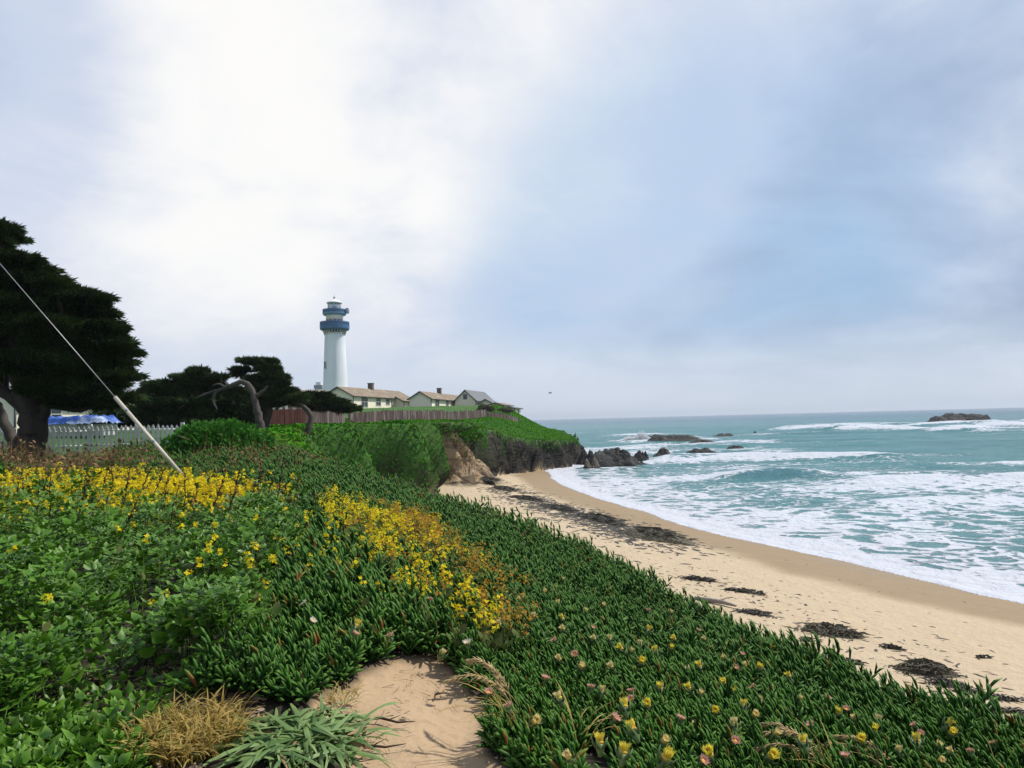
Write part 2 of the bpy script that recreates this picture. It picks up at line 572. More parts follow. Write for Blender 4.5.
M['dirt_litter'] = plain('bleached_litter', (0.34, 0.26, 0.20), 0.9, 0.35, 12.0)


def glass_mat():
    m, t = new_mat('window_glass')
    b = t.n('ShaderNodeBsdfPrincipled', ins={'Base Color': (0.05, 0.07, 0.09, 1), 'Roughness': 0.08, 'Specular IOR Level': 0.6})
    finish(t, b.outputs[0])
    return m


def lantern_glass():
    m, t = new_mat('lantern_glass')
    g = t.n('ShaderNodeBsdfTransparent', ins={0: (0.86, 0.93, 0.97, 1)})
    b = t.n('ShaderNodeBsdfPrincipled', ins={'Base Color': (0.35, 0.46, 0.55, 1), 'Roughness': 0.1})
    mx = t.n('ShaderNodeMixShader', ins={0: 0.45, 1: g.outputs[0], 2: b.outputs[0]})
    finish(t, mx.outputs[0])
    return m


M['glass'] = glass_mat()
M['lantern'] = lantern_glass()


def ground_mat():
    """one material for bluff, path, cliff and beach; vertex attributes say what lies where"""
    m, t = new_mat('ground_cover')
    pos = t.n('ShaderNodeNewGeometry').outputs['Position']
    sand, wet, grass, rock, path, tan = [t.attr(k).outputs['Fac'] for k in ('sand', 'wet', 'grass', 'rock', 'path', 'tan')]
    nf = t.noise(pos, 14.0, 6.0, 0.65)
    nm = t.noise(pos, 1.3, 5.0, 0.6)
    nl = t.noise(pos, 0.25, 4.0, 0.55)
    nfar = t.noise(pos, 3.5, 5.0, 0.7)
    # soil below the plants
    soil = t.mix(nf, (0.016, 0.014, 0.009), (0.040, 0.031, 0.019))
    # turf and mats seen from afar
    g1 = t.mix(t.sstep(nfar, 0.35, 0.65), (0.022, 0.075, 0.010), (0.060, 0.165, 0.018))
    g1 = t.mix(t.math('MULTIPLY', t.sstep(nl, 0.5, 0.7), 0.6), g1, (0.11, 0.17, 0.045))
    c = t.mix(grass, soil, g1)
    # exposed rock
    st = t.n('ShaderNodeMapping', ins={0: pos, 3: (0.5, 0.5, 2.6)}).outputs[0]
    nr = t.noise(st, 0.9, 8.0, 0.68, 0.6)
    rk = t.mix(t.sstep(nr, 0.32, 0.68), (0.008, 0.008, 0.007), (0.042, 0.034, 0.026))
    nz = t.n('ShaderNodeSeparateXYZ', ins={0: t.n('ShaderNodeNewGeometry').outputs['Normal']}).outputs[2]
    rk = t.mix(t.math('MULTIPLY', t.sstep(nz, 0.55, 0.85), t.sstep(nm, 0.45, 0.6)), rk, (0.22, 0.165, 0.10))
    tn = t.mix(t.sstep(nr, 0.3, 0.62), (0.17, 0.105, 0.055), (0.46, 0.34, 0.20))
    rk = t.mix(t.sstep(t.math('ADD', tan, t.math('MULTIPLY', nm, 0.5)), 0.45, 0.75), rk, tn)
    c = t.mix(rock, c, rk)
    # sand, dry and wet
    sd = t.mix(nm, (0.42, 0.325, 0.21), (0.50, 0.40, 0.275))
    sd = t.mix(t.math('MULTIPLY', t.sstep(nf, 0.52, 0.72), 0.35), sd, (0.32, 0.23, 0.14))
    sd = t.mix(t.math('MULTIPLY', t.sstep(t.noise(pos, 5.0, 3.0, 0.8), 0.66, 0.72), 0.45), sd, (0.17, 0.125, 0.08))
    sw = t.mix(nm, (0.225, 0.155, 0.080), (0.285, 0.205, 0.11))
    wn = t.math('ADD', wet, t.math('MULTIPLY', t.math('SUBTRACT', nl, 0.5), 0.55))
    wf = t.sstep(wn, 0.28, 0.62)
    sc = t.mix(wf, sd, sw)
    c = t.mix(sand, c, sc)
    pc = t.mix(nm, (0.34, 0.235, 0.135), (0.44, 0.32, 0.20))
    pc = t.mix(t.math('MULTIPLY', t.sstep(nf, 0.5, 0.7), 0.45), pc, (0.24, 0.15, 0.08))
    c = t.mix(path, c, pc)
    rr = t.math('SUBTRACT', 0.95, t.math('MULTIPLY', t.math('MULTIPLY', wf, sand), 0.30))
    rr = t.math('SUBTRACT', rr, t.math('MULTIPLY', t.math('MULTIPLY', t.sstep(wn, 0.95, 1.15), sand), 0.42))
    b = t.n('ShaderNodeBsdfPrincipled', ins={'Base Color': c, 'Roughness': rr, 'Specular IOR Level': 0.35})
    h = t.math('ADD', t.math('MULTIPLY', nf, 0.35), nm)
    hr = t.math('ADD', h, t.math('MULTIPLY', t.math('MULTIPLY', nr, rock), 14.0))
    hr = t.math('ADD', hr, t.math('MULTIPLY', t.math('MULTIPLY', nfar, grass), 5.0))
    dry = t.math('MULTIPLY', sand, t.math('SUBTRACT', 1.0, wf))
    hr = t.math('ADD', hr, t.math('MULTIPLY', t.math('MULTIPLY', t.noise(pos, 3.2, 4.0, 0.6), dry), 2.4))
    bp = t.n('ShaderNodeBump', ins={'Strength': 0.8, 'Distance': 0.06, 'Height': hr})
    t.t.links.new(bp.outputs[0], b.inputs['Normal'])
    finish(t, b.outputs[0])
    return m


M['ground'] = ground_mat()


def sea_mat():
    m, t = new_mat('sea_water')
    pos = t.n('ShaderNodeNewGeometry').outputs['Position']
    cov, deep, sm = [t.attr(k).outputs['Fac'] for k in ('foam', 'deep', 'swash')]
    w1 = t.n('ShaderNodeTexNoise', ins={'Vector': pos, 'Scale': 0.30, 'Detail': 4.0})
    wv = t.n('ShaderNodeVectorMath', operation='SCALE', ins={0: w1.outputs['Color'], 3: 3.4}).outputs[0]
    wp = t.n('ShaderNodeVectorMath', operation='ADD', ins={0: pos, 1: wv}).outputs[0]
    wp = t.n('ShaderNodeMapping', ins={0: wp, 3: (0.75, 1.0, 1.0)}).outputs[0]
    v1 = t.n('ShaderNodeTexVoronoi', feature='DISTANCE_TO_EDGE', ins={'Vector': wp, 'Scale': 0.52}).outputs['Distance']
    v2 = t.n('ShaderNodeTexVoronoi', feature='DISTANCE_TO_EDGE', ins={'Vector': wp, 'Scale': 1.5}).outputs['Distance']
    nb = t.noise(pos, 0.16, 5.0, 0.6, 0.5)
    nfi = t.noise(wp, 1.9, 5.0, 0.65)
    lace = t.math('SUBTRACT', 1.0, t.math('MULTIPLY', v1, 1.9))
    lace2 = t.math('SUBTRACT', 1.0, t.math('MULTIPLY', v2, 2.2))
    p = t.math('ADD', t.math('MULTIPLY', lace, 0.36), t.math('MULTIPLY', lace2, 0.16))
    p = t.math('ADD', p, t.math('MULTIPLY', nfi, 0.26))
    p = t.math('ADD', p, t.math('MULTIPLY', nb, 0.36))         # roughly 0.3 .. 1.0
    thr = t.math('SUBTRACT', 1.0, t.math('MULTIPLY', cov, 0.50))
    lo = t.math('SUBTRACT', thr, 0.055); hi = t.math('ADD', thr, 0.06)
    foam = t.sstep(p, lo, hi)
    foam = t.math('MAXIMUM', foam, t.sstep(cov, 0.90, 1.0))
    nw = t.noise(pos, 0.05, 4.0, 0.6)
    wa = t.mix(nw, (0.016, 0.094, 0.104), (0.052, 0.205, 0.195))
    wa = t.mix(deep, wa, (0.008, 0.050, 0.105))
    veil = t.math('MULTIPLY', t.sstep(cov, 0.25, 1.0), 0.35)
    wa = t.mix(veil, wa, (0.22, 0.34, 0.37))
    fc = t.mix(nfi, (0.42, 0.455, 0.52), (0.60, 0.625, 0.67))
    fc = t.mix(t.math('MULTIPLY', sm, 0.5), fc, (0.50, 0.495, 0.545))
    c = t.mix(t.math('MULTIPLY', foam, 0.95), wa, fc)
    rg = t.math('ADD', 0.22, t.math('MULTIPLY', foam, 0.6))
    b = t.n('ShaderNodeBsdfPrincipled', ins={'Base Color': c, 'Roughness': rg, 'IOR': 1.2, 'Specular IOR Level': 0.5})
    h = t.math('ADD', t.math('MULTIPLY', t.noise(pos, 0.9, 5.0, 0.6), 0.8), t.math('MULTIPLY', foam, 0.25))
    bp = t.n('ShaderNodeBump', ins={'Strength': 0.85, 'Distance': 0.7, 'Height': h})
    t.t.links.new(bp.outputs[0], b.inputs['Normal'])
    finish(t, b.outputs[0])
    return m


M['sea'] = sea_mat()

# ------------------------------------------------------------------ terrain sheets
PATH = [(-0.86, 4.95), (-0.66, 5.15), (-0.46, 5.0), (-0.28, 4.35), (-0.24, 3.75), (0.12, 3.25), (0.5, 2.4), (0.8, 1), (0.9, -3), (-1.0, -3), (-0.85, 2.2),
        (-0.72, 3.2), (-0.98, 3.8), (-1.12, 4.15), (-1.0, 4.5)]


def path_mask(x, y):
    d, _ = poly_dist(x, y, PATH + [PATH[0]])
    s = np.where(in_poly(x, y, PATH), -d, d) + (fbm(x * 3, y * 3, 77, 3) - 0.5) * 0.28
    return s


def build_ground():
    rr = np.concatenate([np.geomspace(1.0, 12, 130), np.geomspace(12.1, 60, 190), np.geomspace(60.2, 130, 240), np.geomspace(130.6, 900, 110)])
    aa = np.radians(np.concatenate([np.linspace(-110, -42, 60), np.linspace(-41.5, -9, 400), np.linspace(-8.94, 8, 300), np.linspace(8.1, 12, 40), np.linspace(12.2, 60, 190), np.linspace(61, 120, 30)]))
    A, Rr = np.meshgrid(aa, rr)
    X = (Rr * np.sin(A)).ravel(); Y = (Rr * np.cos(A)).ravel()
    h, s, t, par, dw, rock, tan = terrain(X, Y, True)
    pm = path_mask(X, Y)
    h = h - 0.06 * sst(pm, 0.12, -0.1)
    h = h + 0.02 * (fbm(X * 6, Y * 6, 91, 3) - 0.5) * sst(pm, 0.1, -0.1)
    beach = (s > 0) & (t >= 0.93) & (tan < 0.25)
    sand = np.where(s > 0, sst(t, 0.88, 0.98), 0) * (1 - sst(tan, 0.12, 0.3))
    wet = sst(dw, 9.5, 1.5)
    mats = sst(par, 8.0, 9.0) * (1 - sst(par, 16.5, 18.0))
    tl = t + (fbm(X * 0.8, Y * 0.8, 15, 3) - 0.5) * 0.25
    rockm = np.where(s > 0, rock * sst(tl, 0.12, 0.3) + (1 - rock) * 0.8 * sst(tl, 0.62, 0.8), 0) * (1 - sand)
    rockm = np.maximum(rockm, sst(tan, 0.12, 0.3))
    grass = np.where(Y > 13, sst(np.hypot(X, Y), 12, 26), 0) * (1 - rockm) * (1 - sand)
    pathm = sst(pm, 0.10, 0.0)
    # buttresses, ledges and undercuts push the bare rock in and out of the cliff line
    arc = np.interp(par, np.arange(len(BROW)), ARC)
    dsp = rockm * np.maximum(rock, 0.8 * sst(tan, .08, .3)) * ((fbm(arc * .33, h * .30, 63, 5, .62) - .5) * 3.0 + (np.abs(fbm(arc * .8, h * 1.1, 65, 4, .6) - .5) - .12) * 2.2)
    ml = mat_lobe(X, Y, s, t, par) * (1 - sst(tan, .1, .3))
    X2 = X + .86 * dsp + .97 * ml; Y2 = Y - .5 * dsp - .25 * ml
    nA, nR = len(aa), len(rr)
    i = np.arange(nR - 1)[:, None] * nA + np.arange(nA - 1)[None]
    q = np.stack([i, i + 1, i + nA + 1, i + nA], axis=2).reshape(-1, 4)[:, ::-1]
    V = np.stack([X2, Y2, h], axis=1)
    att = dict(sand=sand, wet=wet, grass=grass, rock=rockm, path=pathm, tan=tan)
    fb = beach[q].all(axis=1)
    fp = (pathm[q] > 0.5).all(axis=1)
    fr = (rockm[q].mean(axis=1) > 0.5) & ~fb
    under = (h[q].max(axis=1) < -0.6)
    sets = [('beach', fb & ~under), ('dirt_path', fp & ~fb), ('rocky_cliff', fr & ~fp), ('bluff_terrain', ~fb & ~fp & ~fr)]
    for name, msk in sets:
        f = q[msk]
        used = np.unique(f)
        remap = np.zeros(len(V), np.int64); remap[used] = np.arange(len(used))
        o = np_mesh(name, V[used], remap[f], M['ground'], attrs={k: v[used] for k, v in att.items()})
        tag(o, {'beach': 'pale sand beach curving from the cliff foot along the water',
                'dirt_path': 'bare sandy path between the ice plant and the rosette plant',
                'rocky_cliff': 'dark rocky cliff below the green headland with tan sandstone ledges',
                'bluff_terrain': 'grassy bluff top and headland rising towards the white cottages'}[name], None, None, 'structure')


build_ground()


# ------------------------------------------------------------------ sea
def build_sea():
    rr = np.concatenate([np.geomspace(14, 130, 420), np.geomspace(130.4, 420, 170), np.geomspace(425, 11000, 70)])
    aa = np.radians(np.concatenate([np.linspace(-60, 0, 30), np.linspace(0.12, 42, 560), np.linspace(43, 110, 60)]))
    A, Rr = np.meshgrid(aa, rr)
    X = (Rr * np.sin(A)).ravel(); Y = (Rr * np.cos(A)).ravel()
    d, par = poly_dist(X, Y, WATER)
    ins = in_poly(X, Y, SHORE)
    off = np.where(ins, -d, d)
    lobe = (fbm(X * 0.10, Y * 0.10, 21, 3) - 0.5) * 3.0 + (fbm(X * 0.4, Y * 0.4, 22, 3) - 0.5) * 0.8
    offn = off + lobe
    dist = np.hypot(X, Y)
    n_lo = fbm(X * 0.045, Y * 0.09, 23, 4)
    n_st = fbm(X * 0.05, Y * 0.22, 24, 4)
    wob = (fbm(X * 0.03, Y * 0.01, 25, 3) - 0.5)

    def band(y0, wid, x0, x1, soft, slope=0.0):
        yy = Y - (y0 + wob * wid * 5 + slope * (X - x0))
        return np.exp(-(yy / wid) ** 2) * sst(X, x0, x0 + soft) * (1 - sst(X, x1 - soft, x1)), yy

    z = (fbm(X * 0.16, Y * 0.28, 26, 4) - 0.5) * 0.42 * sst(offn, 1, 14)
    z = z + (fbm(X * 0.7, Y * 0.9, 27, 3) - 0.5) * 0.10 * sst(offn, 1, 8)
    foam = 0.53 - 0.16 * sst(dist, 75, 130) - 0.16 * sst(dist, 115, 190) - 0.16 * sst(X, 32, 60) * sst(Y, 40, 65)
    foam = foam + (n_lo - 0.5) * 0.85 + (n_st - 0.5) * 0.5 * sst(dist, 40, 90)
    # breaking lines: (y, width, x from, x to, soft ends, height, foam)
    b1, y1 = band(74 + 5 * (fbm(X * 0.12, Y * 0.02, 29, 3) - .5), 3.0, 20, 38, 7, 0.05)
    z = z + 0.75 * np.exp(-(np.where(y1 > 0, y1 / 5.0, y1 / (1.4 + 2.4 * n_st))) ** 2) * (0.55 + 0.9 * n_lo) * sst(X, 19, 26) * (1 - sst(X, 31, 39))
    face = np.exp(-((y1 + 2.2) / (1.2 + 2.6 * n_st)) ** 2) * sst(X + 9 * (n_lo - .5), 21, 26) * (1 - sst(X + 9 * (n_lo - .5), 30, 37))
    foam = foam - 0.40 * face + 0.55 * np.exp(-((y1 - 2.5) / 2.2) ** 2) * sst(X, 18, 26) * (1 - sst(X, 34, 42))
    for (y0, wd, xa, xb, sf, hh, ff, sl) in ((104, 5, 16, 62, 10, 1.0, .75, 0.0), (64, 2.8, 27, 70, 8, .75, .7, 0.02), (88, 2.5, 44, 90, 12, .3, .35, 0.0),
                                         (52, 2.0, 22, 60, 8, .3, .32, 0.03),
                                         (262, 20, 96, 330, 20, 1.6, 1.25, 0.02), (285, 26, 110, 330, 20, 1.0, .8, 0.02), (190, 22, 22, 75, 14, .2, .6, 0), (150, 16, 16, 60, 12, .2, .55, 0), (225, 7, 55, 150, 30, .5, .45, 0.0), (165, 9, 18, 62, 10, .4, .62, 0), (205, 12, 22, 66, 12, .5, .6, 0),
                                         (250, 12, 30, 75, 14, .5, .45, 0), (135, 6, 17, 52, 8, .4, .6, 0.0), (160, 4, 60, 120, 18, .4, .28, 0.0), (128, 3, 70, 120, 18, .4, .3, 0)):
        g, yy = band(y0, wd, xa, xb, sf, sl)
        brk = 0.35 + 0.65 * sst(n_st, 0.38, 0.55)
        foam = foam + ff * g * brk
        z = z + hh * g * sst(offn, 2, 10)
    z = z + 0.5 * (np.sin(Y * 0.21 + 3 * wob + X * 0.02) * 0.5) * sst(dist, 110, 180) * (1 - sst(dist, 500, 2000))
    foam = foam * (1 - sst(dist, 300, 420)) + (n_st > 0.66) * 0.25 * sst(dist, 300, 420) * (1 - sst(dist, 600, 900))
    sw = 1 - sst(offn, 2.5, 9.0)
    foam = np.maximum(foam, 1.02 * (1 - sst(offn, 0.6, 4.0)))
    foam = np.maximum(foam, (0.70 + (n_lo - 0.5) * 0.7) * (1 - sst(offn, 5, 20)))
    edge = sst(off, -3.2, -1.2)
    # swash sheet thins up the sand
    bz, _ = beach_z(X, Y)
    zi = 0.02 + z * sst(off, 0.5, 6)
    tongue = off + 1.6 + lobe * 0.8           # how far the last run of the wave reaches
    zi = np.where(off < 1.0, np.where(tongue > 0, np.maximum(zi, bz + 0.03 * sst(tongue, 0, 1.0) + 0.012), bz - 0.25), zi)
    keep_v = (off > -6)
    nA, nR = len(aa), len(rr)
    i = np.arange(nR - 1)[:, None] * nA + np.arange(nA - 1)[None]
    q = np.stack([i, i + 1, i + nA + 1, i + nA], axis=2).reshape(-1, 4)[:, ::-1]
    q = q[keep_v[q].all(axis=1)]
    used = np.unique(q)
    remap = np.zeros(len(X), np.int64); remap[used] = np.arange(len(used))
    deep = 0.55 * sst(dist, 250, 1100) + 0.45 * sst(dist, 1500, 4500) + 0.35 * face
    V = np.stack([X, Y, zi], axis=1)
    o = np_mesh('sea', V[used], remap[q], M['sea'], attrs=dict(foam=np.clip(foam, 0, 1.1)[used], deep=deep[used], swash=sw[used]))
    tag(o, 'turquoise sea with white surf running up the sand', None, None, 'structure')


build_sea()


# ------------------------------------------------------------------ rocks
def rock_mat(name, a, b, low):
    m, t = new_mat(name)
    tc = t.n('ShaderNodeTexCoord').outputs['Object']
    st = t.n('ShaderNodeMapping', ins={0: tc, 3: (1, 1, 2.2), 2: (0.3, 0.2, 0)}).outputs[0]
    n = t.noise(st, 0.8, 9.0, 0.68, 0.5)
    c = t.mix(t.sstep(n, 0.3, 0.7), a, b)
    z = t.n('ShaderNodeSeparateXYZ', ins={0: tc}).outputs[2]
    c = t.mix(t.sstep(t.math('ADD', z, t.math('MULTIPLY', n, 0.8)), 1.1, 0.4), c, low)
    bs = t.n('ShaderNodeBsdfPrincipled', ins={'Base Color': c, 'Roughness': 0.75, 'Specular IOR Level': 0.4})
    bp = t.n('ShaderNodeBump', ins={'Strength': 1.0, 'Distance': 0.35, 'Height': n})
    t.t.links.new(bp.outputs[0], bs.inputs['Normal'])
    finish(t, bs.outputs[0])
    return m


M['rock'] = rock_mat('sea_rock', (0.012, 0.013, 0.013), (0.055, 0.052, 0.044), (0.010, 0.011, 0.011))
M['rock_brown'] = rock_mat('brown_rock', (0.09, 0.068, 0.048), (0.22, 0.17, 0.12), (0.05, 0.042, 0.034))


def sea_rock(name, label, X, Y, w, dep, h, seed, mat='rock', peaks=3, group=None, cat='rock', base=-0.5):
    """a craggy rock from a displaced dome with several summits"""
    nu, nv = 72, 30
    rg = np.random.default_rng(seed)
    u = np.linspace(0, 2 * np.pi, nu, endpoint=False); v = np.linspace(0, 1, nv)
    U, Vv = np.meshgrid(u, v)
    rad = Vv
    px_ = rad * np.cos(U); py_ = rad * np.sin(U)
    prof = np.clip(1 - rad ** 2.4, 0, 1)
    bumps = np.zeros_like(px_)
    for k in range(peaks):
        cx, cy = rg.uniform(-0.62, 0.62), rg.uniform(-0.4, 0.4)
        bumps = np.maximum(bumps, rg.uniform(0.62, 1.0) * np.exp(-(((px_ - cx) / rg.uniform(.22, .5)) ** 2 + ((py_ - cy) / 0.55) ** 2)))
    cr = np.abs(fbm(px_ * 3.2 + seed, py_ * 2.6, seed, 5, 0.6) - 0.5) * 1.1
    hz = np.tanh((0.22 * prof + 1.1 * bumps * prof ** 0.5) * (0.6 + 1.25 * cr) * 1.2) / 0.85
    wob = 1 + 0.34 * (fbm(np.cos(U) * 1.6 + seed, np.sin(U) * 1.6, seed + 3, 3) - 0.5) * 2
    x = px_ * wob * w / 2 + (fbm(px_ * 6, py_ * 6, seed + 5, 3) - 0.5) * w * 0.05
    y = py_ * wob * dep / 2
    z = hz * h + (fbm(px_ * 9, py_ * 9, seed + 8, 3) - 0.5) * h * 0.14 + base * rad ** 12
    i = np.arange(nv - 1)[:, None] * nu + np.arange(nu)[None]
    j = np.arange(nv - 1)[:, None] * nu + (np.arange(nu)[None] + 1) % nu
    f = np.stack([i, j, j + nu, i + nu], axis=2).reshape(-1, 4)
    o = np_mesh(name, np.stack([x.ravel(), y.ravel(), z.ravel()], axis=1), f, M[mat], smooth=False)
    o.location = (X, Y, 0)
    tag(o, label, cat, group)
    return o


G1 = 'dark rocks standing in the surf'
sea_rock('sea_rock', 'large black craggy rock joined to the headland tip by surf', 14.6, 102, 8.6, 6, 2.6, 3, peaks=5, group=G1)
sea_rock('sea_rock', 'small brown boulder at the foot of the headland beside black rock', 10.9, 98.5, 2.6, 2.4, 1.7, 5, 'rock_brown', 2, G1)
sea_rock('sea_rock', 'dark block leaning against the headland tip', 10.9, 106.5, 3.2, 3, 2.6, 8, peaks=2, group=G1)
sea_rock('sea_rock', 'rounded dark rock just seaward of the large craggy rock', 25.6, 122, 3.8, 3.5, 1.5, 9, peaks=2, group=G1)
sea_rock('sea_rock', 'low dark rock tail at the right end of the craggy rock', 19.2, 108, 3.6, 3, 1.9, 10, peaks=2, group=G1)
sea_rock('sea_rock', 'small wet stone alone in foam before the craggy rock', 18.9, 103.0, 1.6, 1.4, 0.7, 12, peaks=1, group=G1)
sea_rock('sea_rock', 'long flat black reef in white water beyond the headland', 41.5, 184, 17, 9, 2.1, 14, peaks=5, group=G1)
sea_rock('sea_rock', 'darker low front slab of the long black reef', 45.5, 168, 10, 6, 1.2, 15, peaks=3, group=G1)
sea_rock('sea_rock', 'thin black rock awash behind the long reef', 42, 215, 9, 4, 1.7, 17, peaks=3, group=G1)
sea_rock('sea_rock', 'small black rock awash to seaward of the reef end', 68, 228, 8, 5, 1.1, 18, peaks=2, group=G1)
sea_rock('sea_rock', 'tiny black rock tip farthest along the reef line', 83, 240, 4, 3, 1.2, 19, peaks=1, group=G1)
sea_rock('sea_rock', 'narrow strip of rock barely above the foam before the reef', 34.5, 130, 6.5, 2.6, 1.0, 20, peaks=4, group=G1)
sea_rock('sea_rock', 'second narrow strip of rock reaching toward open water', 41.5, 135, 6.0, 2.6, 1.1, 21, peaks=4, group=G1)
sea_rock('sea_rock', 'broad isolated black rock surrounded by breakers near the horizon', 181, 285, 30, 14, 5.2, 24, peaks=5, group=G1)


def spray(name, label, X, Y, w, h, seed, n=900):
    rg = np.random.default_rng(seed)
    tv = np.array([[0, 0, 1], [.9, 0, -.5], [-.5, .8, -.5], [-.5, -.8, -.5]]); tf = np.array([[0, 1, 2], [0, 2, 3], [0, 3, 1], [1, 3, 2]])
    u = rg.normal(0, 0.36, n)
    hh = np.exp(-(u / 0.42) ** 2) * (0.55 + 0.45 * rg.random(n)) * (0.7 + 0.3 * np.sin(u * 9))
    zz = hh * rg.random(n) ** 0.7 * h
    pos = np.stack([u * w / 1.6, rg.normal(0, 1.0, n), zz], axis=1)
    d = rg.normal(size=(n, 3))
    v, f, a = stamp(tv, tf, pos, frames_from(d, rg.random(n) * 6.28), 0.04 + 0.14 * rg.random(n) * (1.1 - zz / h), rg.random(n))
    o = np_mesh(name, v, f, M['foam_white'], attrs=a)
    o.location = (X, Y, 0.1)
    tag(o, label, None, None, 'stuff')


M['foam_white'] = plain('spray_white', (0.82, 0.83, 0.86), 0.9, 0.03, 1.0)
spray('sea_spray', 'white plume of spray bursting beside the reef', 36.5, 205, 13, 3.6, 3, 5200)
spray('sea_spray', 'white spray breaking around the isolated rock', 168, 276, 34, 2.2, 4, 2600)
spray('sea_spray', 'long white breaker spray left of the isolated rock', 140, 268, 40, 2.6, 5, 3000)
spray('sea_spray', 'white breaker spray at the far edge by the isolated rock', 205, 270, 44, 2.0, 6, 2600)

# ------------------------------------------------------------------ lighthouse
LX, LY = at(335.5, 390, 215).x, 215.0
LB = 10.2


def build_lighthouse():
    t = thing('lighthouse', 'tall white tapering lighthouse tower with two blue galleries', 'lighthouse', (LX, LY, LB))
    # heights below are metres above the base
    MB().lathe([(0, 0), (4.25, 0), (4.25, 0.6), (4.0, 0.9), (3.62, 10), (3.22, 20), (3.0, 24.6), (3.02, 24.7), (3.02, 25.0)], 64).build('tower', M['tower_white'], t, True)
    for k in range(24):
        a = 2 * math.pi * k / 24
        g = MB()
        for j, (ro, zz) in enumerate(((2.98, 24.7), (3.08, 25.1), (3.25, 25.45))):
            g.box((ro * math.cos(a), ro * math.sin(a), zz), (0.5, 0.22, 0.6), a)
        g.build('corbel', M['cream_dim'], t)
    deck = MB().lathe([(2.9, 25.7), (4.2, 25.95), (4.45, 26.25), (4.5, 27.05), (4.5, 27.3), (2.6, 27.3)], 64).build('gallery_deck', M['blue_paint'], t)

    def railing(ra, z0, hh, n, parent):
        r_ = MB()
        for zz in (0.45, 0.8, hh):
            r_.tube([(ra * math.cos(2 * math.pi * k / 48), ra * math.sin(2 * math.pi * k / 48), z0 + zz) for k in range(49)], 0.06, 6, False)
        for k in range(n):
            a = 2 * math.pi * k / n
            r_.box((ra * math.cos(a), ra * math.sin(a), z0 + hh / 2), (0.10, 0.10, hh), a)
        r_.lathe([(ra - .03, z0 + .06), (ra - .03, z0 + hh - .12), (ra - .05, z0 + hh - .12), (ra - .05, z0 + .06)], 48)
        r_.build('railing', M['blue_paint'], parent)
    railing(4.38, 27.3, 1.1, 64, deck)
    MB().lathe([(2.45, 27.3), (2.5, 29.2)], 48).build('watch_room', M['watch_grey'], t, True)
    for k in range(12):
        a = 2 * math.pi * k / 12
        MB().box((2.52 * math.cos(a), 2.52 * math.sin(a), 28.3), (0.12, 0.42, 1.5), a).build('pilaster', M['cream_dim'], t)
    MB().lathe([(2.52, 29.2), (2.62, 29.3), (2.55, 30.2), (2.9, 30.4)], 48).build('service_room', M['cream'], t, True)
    up_ = MB().lathe([(2.5, 30.3), (3.3, 30.55), (3.6, 31.0), (3.62, 31.25), (1.9, 31.25)], 64).build('upper_gallery_deck', M['blue_light'], t)
    railing(3.52, 31.25, 1.05, 52, up_)
    ln = MB().lathe([(1.95, 31.25), (1.98, 32.3), (1.98, 34.3)], 32).build('lantern_glazing', M['lantern'], t, True)
    b = MB()
    for k in range(16):
        a = 2 * math.pi * k / 16
        b.tube([(2.0 * math.cos(a), 2.0 * math.sin(a), 31.3), (2.0 * math.cos(a + .2), 2.0 * math.sin(a + .2), 34.3)], 0.05, 5)
        b.tube([(2.0 * math.cos(a), 2.0 * math.sin(a), 31.3), (2.0 * math.cos(a - .2), 2.0 * math.sin(a - .2), 34.3)], 0.05, 5)
    b.build('astragal', M['trim_white'], ln)
    MB().lathe([(0, 31.4), (0.75, 31.5), (1.0, 32.4), (0.7, 33.4), (0, 33.6)], 20).build('lens', M['blue_light'], ln, True)
    rf = MB().lathe([(1.9, 34.3), (2.35, 34.3), (2.38, 34.5), (1.9, 34.85), (0.9, 35.35), (0.35, 35.5), (0.3, 35.8), (0, 35.9)], 40).build('lantern_roof', M['white_paint'], t)
    vb = MB()
    bmesh.ops.create_uvsphere(vb.b, u_segments=14, v_segments=10, radius=0.36, matrix=Matrix.Translation((0, 0, 36.1)))
    vb.tube([(0, 0, 36.3), (0, 0, 37.3)], 0.04, 5)
    vb.build('vent_ball', M['grey_metal'], rf)
    bc = MB()
    bc.tube([(3.4, -0.4, 31.9), (4.05, -0.5, 32.0)], 0.10, 6)
    bc.lathe([(0.0, 30.9), (0.55, 31.0), (0.62, 31.8), (0.5, 32.6), (0, 32.7)], 16, (4.1, -0.5))
    bc.build('beacon', M['grey_metal'], t)
    for (a, z, n_) in ((-132, 15.0, 'window'),):
        ar = R(a)
        rr = 4.0 - z * 0.04
        p = Vector((rr * math.cos(ar), rr * math.sin(ar), z))
        wn = MB().box(p, (0.5, 1.05, 2.3), ar).build('window', M['cream_dim'], t)
        MB().box(p + Vector((0.20 * math.cos(ar), 0.20 * math.sin(ar), 0)), (0.2, 0.7, 1.9), ar).build('pane', M['glass'], wn)


build_lighthouse()


